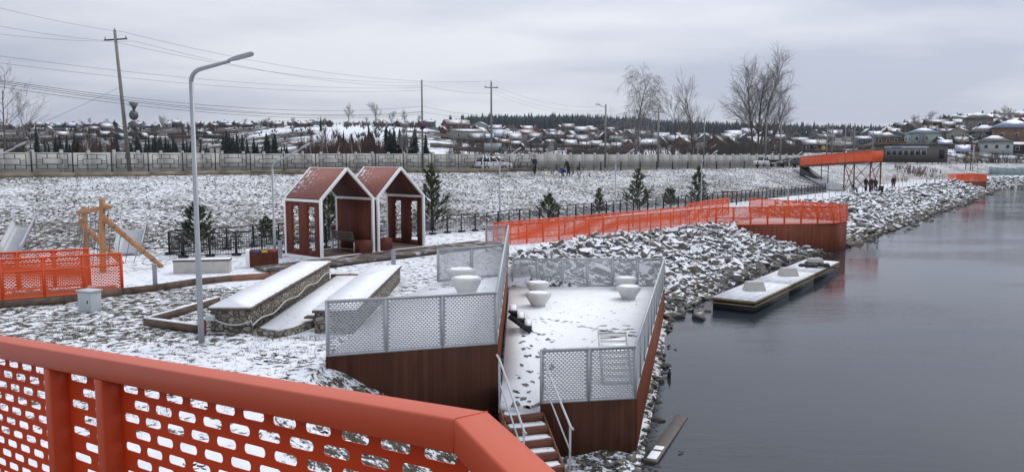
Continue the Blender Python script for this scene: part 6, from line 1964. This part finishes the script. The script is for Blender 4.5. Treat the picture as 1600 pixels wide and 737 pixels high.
# board fences and yards
nf = 0
for k in range(70):
    px = rz_.choice([rz_.uniform(690, 1235), rz_.uniform(1240, 1600), rz_.uniform(0, 480)], p=[.5, .35, .15]); yb = rz_.uniform(200, 242) if px > 480 else rz_.uniform(197, 222)
    p = site(px, yb)
    if p is None or p[1] < 160: continue
    L = rz_.uniform(8, 22); a_ = math.atan2(-p[0], p[1]) * .7 + rz_.uniform(-.35, .35)
    wk = ["dark wooden", "grey wooden", "brown wooden"][rz_.integers(3)]
    n = int(L / 2.5); t = thing("board_fence", f"{wk} yard fence on the village slope", "fence", p, a_, "board fences in the village")
    mb = MB(); ps = MB()
    q = [( -L / 2 + L * i / n) for i in range(n + 1)]
    ca, sa = math.cos(a_), math.sin(a_)
    gzs = ground([(p[0] + u * ca, p[1] + u * sa) for u in q]) - p[2]
    for i in range(n): mb.beam((q[i], 0, gzs[i] + .7), (q[i + 1], 0, gzs[i + 1] + .7), .08, 1.6)
    mb.build("boards", WALL[wk], t, world=False)

# ================================================================== trees
M_twig = mat("bare_grey_twigs", (.26, .24, .225), .9, 0, .2, .5)
M_twigl = mat("frosted_birch_twigs", (.30, .285, .28), .9, 0, .2, .5)
M_birch = mat("birch_bark", (.48, .46, .43), .8, 0, .3, 2.5, (1, 1, 3), dirt=(.08, .07, .06))
M_trunk = mat("poplar_bark", (.13, .115, .10), .9, 0, .25, 2)
M_redtwig = mat("reddish_twigs", (.105, .062, .05), .9, 0, .3, .3)
def bare_tree(seed, h, r0, spread=.55, droop=0.0, levels=4, kids=(9, 7, 6, 5), stems=1, first=.25, minr=.018, upr=.35, lk=(.38, .58)):
    g = np.random.default_rng(seed)
    tr, tw = MB(), MB()
    def grow(p, d, L, r, lv):
        n = 5 if lv == 0 else 4 if lv < 2 else 3
        pts = [p]; dd_ = d.copy()
        for k in range(n):
            dd_ = dd_ + g.normal(size=3) * (.06 if lv == 0 else .14)
            if lv == levels - 1 or lv == levels - 2: dd_[2] += -droop + (upr * .25 if droop == 0 else 0)
            elif lv > 0: dd_[2] += upr * .3
            dd_ /= np.linalg.norm(dd_); pts.append(pts[-1] + dd_ * L / n)
        rad = np.linspace(r, max(r * .3, minr * .7), n + 1)
        (tr if lv <= 1 else tw).tube(pts, rad, 7 if lv == 0 else 5 if lv == 1 else 3, False)
        if lv + 1 < levels:
            m = kids[lv]
            for k in range(m):
                t_ = (first if lv == 0 else .2) + (1 - (first if lv == 0 else .2)) * (k + g.random()) / m
                f_ = t_ * n; i_ = min(int(f_), n - 1); q = pts[i_] + (pts[i_ + 1] - pts[i_]) * (f_ - i_)
                ax = (pts[i_ + 1] - pts[i_]); ax /= np.linalg.norm(ax)
                s = np.cross(ax, g.normal(size=3)); s /= np.linalg.norm(s)
                ang = spread * g.uniform(.7, 1.35)
                nd_ = ax * math.cos(ang) + s * math.sin(ang)
                Lk = L * (g.uniform(*lk) if lv == 0 else g.uniform(.4, .62)) * (1.15 - .55 * t_ if lv == 0 else 1)
                grow(q, nd_, Lk, max(r * (1 - t_ * .65) * .5, minr), lv + 1)
    for s in range(stems):
        a = s / max(stems, 1) * 6.28 + .6; lean = 0 if stems == 1 else .06 + .08 * g.random()
        d = np.array([math.cos(a) * lean, math.sin(a) * lean * .5, 1.0]); d /= np.linalg.norm(d)
        grow(np.array([math.cos(a) * .3 * (stems > 1), 0, -.2]), d, h * (.92 if s else 1), r0 * (1 if s == 0 else .85), 0)
    return tr, tw
def tree(label, px, ybase, ytop, y_, seed, group=None, m1=M_trunk, m2=M_twig, name="bare_tree", loc=None, **kw):
    X = Xat(px, y_); z0 = gz(X, y_); h = Dp(px, ytop, y_)[2] - z0
    t = thing(name, label, "tree", (X, y_, z0), 0, group)
    tr, tw = bare_tree(seed, h * kw.pop("hk", .85), **kw)
    tr.build("trunk", m1, t, world=False); tw.build("crown", m2, t, world=False)
    return t
tree("weeping birch with frosted twigs behind the wall, left of the slender pole", 990, 262, 117, 150, 3, None, M_twig, M_twigl, "birch_tree", r0=.20, spread=.80, droop=.42, kids=(26, 9, 7, 6), first=.22, minr=.018, hk=.93, lk=(.36, .50))
tree("thin open poplar behind the wall between birch and great poplar", 1080, 260, 125, 150, 14, None, M_trunk, M_twig, "poplar_tree", r0=.17, spread=.5, kids=(16, 7, 5, 4), first=.2, minr=.016, stems=1, hk=.82, lk=(.36, .52))
tree("slim leaning poplar beside the thin open one", 1052, 260, 160, 152, 17, None, M_trunk, M_twig, "poplar_tree", r0=.10, spread=.45, kids=(10, 6, 5, 4), first=.25, minr=.016, hk=.85)
tree("great bare poplar with several spreading stems behind the wall", 1180, 258, 92, 172, 23, None, M_trunk, M_twig, "poplar_tree", r0=.30, spread=.62, kids=(17, 9, 7, 5), first=.30, minr=.020, stems=3, hk=.84, upr=.16, lk=(.34, .50))
tree("stem of the poplar clump leaning towards the bridge ramp", 1190, 258, 118, 173, 29, None, M_trunk, M_twig, "poplar_tree", r0=.22, spread=.5, kids=(15, 8, 6, 5), first=.3, minr=.020, hk=.62, lk=(.36, .50)).rotation_euler = (0, R(22), 0)
tree("bare dark tree at the picture edge behind the wall", 14, 262, 112, 82, 31, None, M_trunk, M_twig, r0=.12, spread=.6, kids=(9, 6, 5, 4), first=.35, minr=.012, hk=.85)
tree("small bare tree beside the guy wire behind the wall", 44, 262, 170, 84, 33, None, M_trunk, M_twig, r0=.06, spread=.6, kids=(8, 6, 5, 4), first=.3, minr=.010, hk=.9)
tree("small birch with white trunk in front of the dark spruces", 143, 262, 196, 150, 41, "young birches behind the wall", M_birch, M_redtwig, "birch_tree", r0=.12, spread=.45, kids=(12, 6, 5, 4), first=.3, minr=.016)
tree("forked white birch in front of the spruces by the thin pole", 633, 262, 205, 150, 43, "young birches behind the wall", M_birch, M_twig, "birch_tree", r0=.13, spread=.5, kids=(10, 6, 5, 4), first=.2, minr=.016, stems=2)
for k, (px, yt) in enumerate(((489, 213), (507, 210), (515, 206), (528, 212), (552, 214), (566, 212))):
    tree("slim white-stemmed birch in the reddish thicket", px, 262, yt, 175, 60 + k, "slim birches in the thicket", M_birch, M_redtwig, "birch_tree", r0=.09, spread=.35, kids=(8, 5, 4, 3), first=.4, minr=.018)
# trees standing on the ridges
PR2 = [bare_tree(80 + k, 8, .16, .6, 0, 4, (10, 7, 5, 4), minr=.03) for k in range(3)]
src = []
for k, (px, yb, yt) in enumerate([(140, 199, 186), (165, 199, 187), (252, 197, 184), (382, 196, 187), (412, 197, 187), (545, 193, 169), (588, 194, 165), (612, 194, 176), (632, 195, 177), (655, 195, 182), (460, 195, 185), (1295, 214, 200), (1445, 200, 187), (1466, 197, 182), (1567, 200, 172), (1575, 196, 178), (1586, 194, 178), (1553, 196, 180), (1380, 210, 199), (1330, 216, 203)]):
    p = site(px, yb) or site(px, yb + 4)
    if p is None: continue
    z0 = p[2]; h = Dp(px, yt, p[1])[2] - z0
    lab = ["bare rounded tree on the village ridge", "bare spreading tree on the village ridge", "bare upright tree on the village ridge"][k % 3]
    if px in (545, 588): lab = "tall dark tree standing alone on the crest of the white slope" if px == 588 else "slender tall tree on the crest of the white slope"
    if px in (1567,): lab = "broad reddish bare tree on the crest over the lake"
    if len(src) < 3:
        t = thing("ridge_tree", lab, "tree", (p[0], p[1], z0), 0, "bare trees on the ridges")
        PR2[k % 3][0].build("trunk", M_trunk, t, world=False); PR2[k % 3][1].build("crown", M_twig, t, world=False); src.append(t)
        t.scale = (h / 8.5,) * 3
    else: copy_tree(src[k % 3], (p[0], p[1], z0), rz_.uniform(0, 6), h / 8.5, lab)

for k in range(62):
    px = rz_.choice([rz_.uniform(690, 1235), rz_.uniform(1240, 1600), rz_.uniform(0, 660)], p=[.40, .42, .18]); yb = rz_.uniform(200, 240) if px > 690 else rz_.uniform(197, 212)
    p = site(px, yb)
    if p is None or p[1] < 175: continue
    w_ = "crowded village" if px < 1235 and px > 680 else "slope over the lake" if px > 1235 else "far ridge village"
    copy_tree(src[k % 3], p, rz_.uniform(0, 6), rz_.uniform(3.5, 7.5) / 8.5, "bare garden tree among the houses of the " + w_)["group"] = "bare garden trees, " + w_
# spruces in the valley
M_spruce = mat("spruce_needles", (.018, .026, .020), .9, 0, .35, .8)
def spruce(seed, h, w, layers=10, arms=11):
    g = np.random.default_rng(seed); mb = MB()
    for k in range(layers):
        u = k / layers; z0 = h * (.06 + .92 * u); r_ = w * (1 - u) ** .85 * g.uniform(.82, 1.1) + .08
        zt = z0 + h / layers * 1.5
        for q in range(arms):
            a = q / arms * 6.283 + g.uniform(-.25, .25) + k; rr_ = r_ * g.uniform(.6, 1.15); wd = .5 * 6.283 / arms
            mb.add([(rr_ * math.cos(a), rr_ * math.sin(a), z0 - .12 * rr_ - g.random() * .15), (rr_ * .45 * math.cos(a + wd * 1.6), rr_ * .45 * math.sin(a + wd * 1.6), z0 + .10 * h / layers), (0, 0, zt), (rr_ * .45 * math.cos(a - wd * 1.6), rr_ * .45 * math.sin(a - wd * 1.6), z0 + .10 * h / layers)], np.array([(0, 1, 2, 3)]))
    return mb
sp_src = []
def put_spruce(px, y_, ytop, label, group):
    X = Xat(px, y_); z0 = gz(X, y_); h = max(2.5, Dp(px, ytop, y_)[2] - z0)
    if len(sp_src) < 5:
        t = thing("spruce_tree", label, "spruce", (X, y_, z0), 0, group)
        MB().tube([(0, 0, -.2), (0, 0, 7)], [.12, .04], 6).build("trunk", M_bark, t, world=False)
        spruce(200 + len(sp_src), 9, 1.9 + .18 * len(sp_src), 10 + len(sp_src) % 2, 13 + len(sp_src) % 3).build("crown", M_spruce, t, world=False); sp_src.append(t); t.scale = (h / 9,) * 3
    else: copy_tree(sp_src[rz_.integers(5)], (X, y_, z0), rz_.uniform(0, 6), (h / 9 * rz_.uniform(1.1, 1.9), h / 9 * rz_.uniform(1.1, 1.9), h / 9), label)
sl = "dark spruce in the row behind the concrete wall below the ridge"
for x0, x1, n, t0, t1 in ((-5, 76, 12, 212, 232), (76, 126, 14, 207, 226), (126, 175, 10, 212, 228), (176, 280, 38, 209, 228), (285, 352, 14, 214, 232), (352, 372, 6, 203, 214), (372, 445, 22, 206, 228), (530, 600, 16, 204, 222), (600, 652, 14, 200, 216), (445, 530, 8, 222, 236)):
    for k in range(n): put_spruce(rz_.uniform(x0, x1), rz_.uniform(205, 250), rz_.uniform(t0, t1), sl, "spruces behind the wall")
for px, yt in ((62, 196), (357, 203), (666, 208), (432, 208), (605, 196), (617, 199), (578, 197)): put_spruce(px, 215, yt, "taller dark spruce topping the row behind the concrete wall", "spruces behind the wall")
put_spruce(504, 380, 181, "lone spruce on the ridge beside the mint green house", "spruces behind the wall")
# far forest: reads as one dark mass
mb = MB()
def far_firs(n, px0, px1, y0_, y1_, h0, h1):
    px = rz_.uniform(px0, px1, n); y_ = rz_.uniform(y0_, y1_, n); X = (px - CX) / FPX * y_
    z = ground(np.column_stack([X, y_]))
    for x_, yy, zz in zip(X, y_, z):
        h = rz_.uniform(h0, h1) * (1.25 if rz_.random() < .15 else 1); w = h * rz_.uniform(.15, .24); a = rz_.uniform(0, 6) + np.arange(6) * 1.0472
        V = [(x_ + w * q * math.cos(b_), yy + w * q * math.sin(b_), zz + h * f_) for f_, q in ((-.05, 1.0), (.42, .62), (.74, .30)) for b_ in a] + [(x_, yy, zz + h)]
        F = [(l * 6 + e, l * 6 + (e + 1) % 6, (l + 1) * 6 + (e + 1) % 6, (l + 1) * 6 + e) for l in range(2) for e in range(6)]
        mb.add(V, [np.array(F), np.array([(12 + e, 12 + (e + 1) % 6, 18) for e in range(6)])])
far_firs(1500, 722, 1010, 1180, 1460, 13, 19)
far_firs(700, 700, 1010, 820, 1180, 9, 14)
far_firs(1500, 990, 1420, 1150, 1480, 11, 17)
far_firs(400, 1000, 1400, 700, 1100, 7, 11)
M_forest = mat("far_fir_forest", (.016, .024, .024), .95, 0, .3, .05)
o = mb.build("forest", M_forest); tag(o, "dark far-off fir forest along the horizon ridge", "forest", None, "stuff")

# ================================================================== bare thickets
def thicket(name, label, n, px0, px1, r0_, r1_, ht0, ht1, m, w=.035, lean=.35, keep=None):
    mb = MB(); px = rz_.uniform(px0, px1, n); y_ = rz_.uniform(r0_, r1_, n); X = (px - CX) / FPX * y_
    P = np.column_stack([X, y_])
    P = P[fbm(P[:, 0] * .12, P[:, 1] * .12, 3, 55) > -.09]; z = ground(P)
    for (x_, yy), zz in zip(P, z):
        hh = rz_.uniform(ht0, ht1)
        for q in range(7):
            a = rz_.uniform(0, 6.28); l = lean * hh * rz_.random(); h = hh * rz_.uniform(.6, 1.1); b0 = np.array([x_, yy, zz]); tp_ = b0 + [l * math.cos(a), l * math.sin(a), h]
            mid = b0 * .55 + tp_ * .45 + [0, 0, h * .08]
            mb.add([b0 + [w, 0, 0], b0 - [w, 0, 0], mid - [w * .8, 0, 0], mid + [w * .8, 0, 0], tp_], [np.array([(0, 1, 2, 3)]), np.array([(3, 2, 4)])])
            for e in range(3):
                b2 = mid + (tp_ - mid) * rz_.random(); d2 = np.array([rz_.normal() * .3, rz_.normal() * .3, .55]) * h * .28
                mb.add([b2 + [w * .6, 0, 0], b2 - [w * .6, 0, 0], b2 + d2], np.array([(0, 1, 2)]))
    o = mb.build(name, m); tag(o, label, "thicket", None, "stuff")
M_thkd = mat("dark_thicket_twigs", (.07, .058, .052), .9, 0, .35, .1)
M_thkg = mat("grey_thicket_twigs", (.10, .088, .08), .9, 0, .3, .1)
thicket("thicket", "reddish bare thicket below the white slope behind the wall", 420, 468, 602, 178, 215, 3.5, 6.0, M_redtwig, .04)
thicket("thicket", "reddish bare thicket round the small birch", 90, 128, 182, 160, 190, 2.5, 5.0, M_redtwig, .04)
thicket("thicket", "dark bare thicket behind the wall at the picture edge", 170, -40, 45, 120, 170, 3.0, 5.5, M_thkd, .045)
thicket("thicket", "grey bare thicket round the foot of the great poplar", 330, 1115, 1250, 185, 235, 3.0, 6.5, M_thkg, .045)
thicket("thicket", "brown scrub between the village and the concrete wall", 520, 700, 1120, 165, 260, 1.6, 3.4, M_thkd, .05, .6)
thicket("thicket", "brown reed scrub behind the football goal", 420, 1395, 1475, 126, 160, .6, 1.3, mat("reed_stalks", (.15, .105, .08), .9, 0, .3, .2), .02, .4)
thicket("thicket", "dark scrub on the slope below the houses over the lake", 420, 1400, 1610, 196, 300, 1.0, 2.4, M_thkd, .05, .8)
thicket("thicket", "scattered scrub among the houses of the crowded village", 800, 700, 1300, 260, 560, 1.5, 3.8, M_thkd, .15, .8)
thicket("thicket", "scattered scrub on the ridge of the far village", 800, -20, 660, 330, 530, 1.2, 3.4, M_thkd, .15, .8)
thicket("thicket", "scattered scrub on the crest over the lake", 420, 1400, 1620, 260, 430, 1.2, 3.4, M_thkd, .12, .8)
thicket("thicket", "bare weeds on the embankment edge by the broken iron fence", 150, 730, 930, 78, 90, .4, .9, M_thkd, .012, .6)

# footbridge mast on the far shore, behind the small overlook
X = Xat(1510, 172); z0 = gz(X, 172)
t = thing("water_tower_frame", "dark timber frame and pale mast behind the small far overlook", "frame tower", (X, 172, z0))
for x_ in (-.5, .5): MB().box((x_, 0, 1.9), (.14, .14, 4.0)).build("post", M_timber, t, world=False)
MB().box((-.6, 0, 3.95), (2.4, .5, .14)).build("platform", M_roofsnow, t, world=False)
MB().tube([(1.0, 0, 0), (1.0, 0, 5.4)], .1, 6).build("mast", M_concrete, t, world=False); MB().tube([(2.3, 0, 0), (1.05, 0, 3.4)], .06, 6).build("stay", M_concrete, t, world=False)

# ================================================================== the air
if HAZE > 0:
    mb = MB().box((60, 780, 55), (3600, 2000, 125)); 
    o = mb.build("haze", []); struct(o, "stuff")
    hm = bpy.data.materials.new("pale_air"); hm.use_nodes = True; ht = hm.node_tree; ht.nodes.clear()
    ho = ht.nodes.new("ShaderNodeOutputMaterial"); hv = ht.nodes.new("ShaderNodeVolumePrincipled")
    hv.inputs["Color"].default_value = (.72, .78, .92, 1); hv.inputs["Density"].default_value = HAZE; hv.inputs["Anisotropy"].default_value = 0.2
    ht.links.new(hv.outputs[0], ho.inputs["Volume"]); o.data.materials.append(hm)
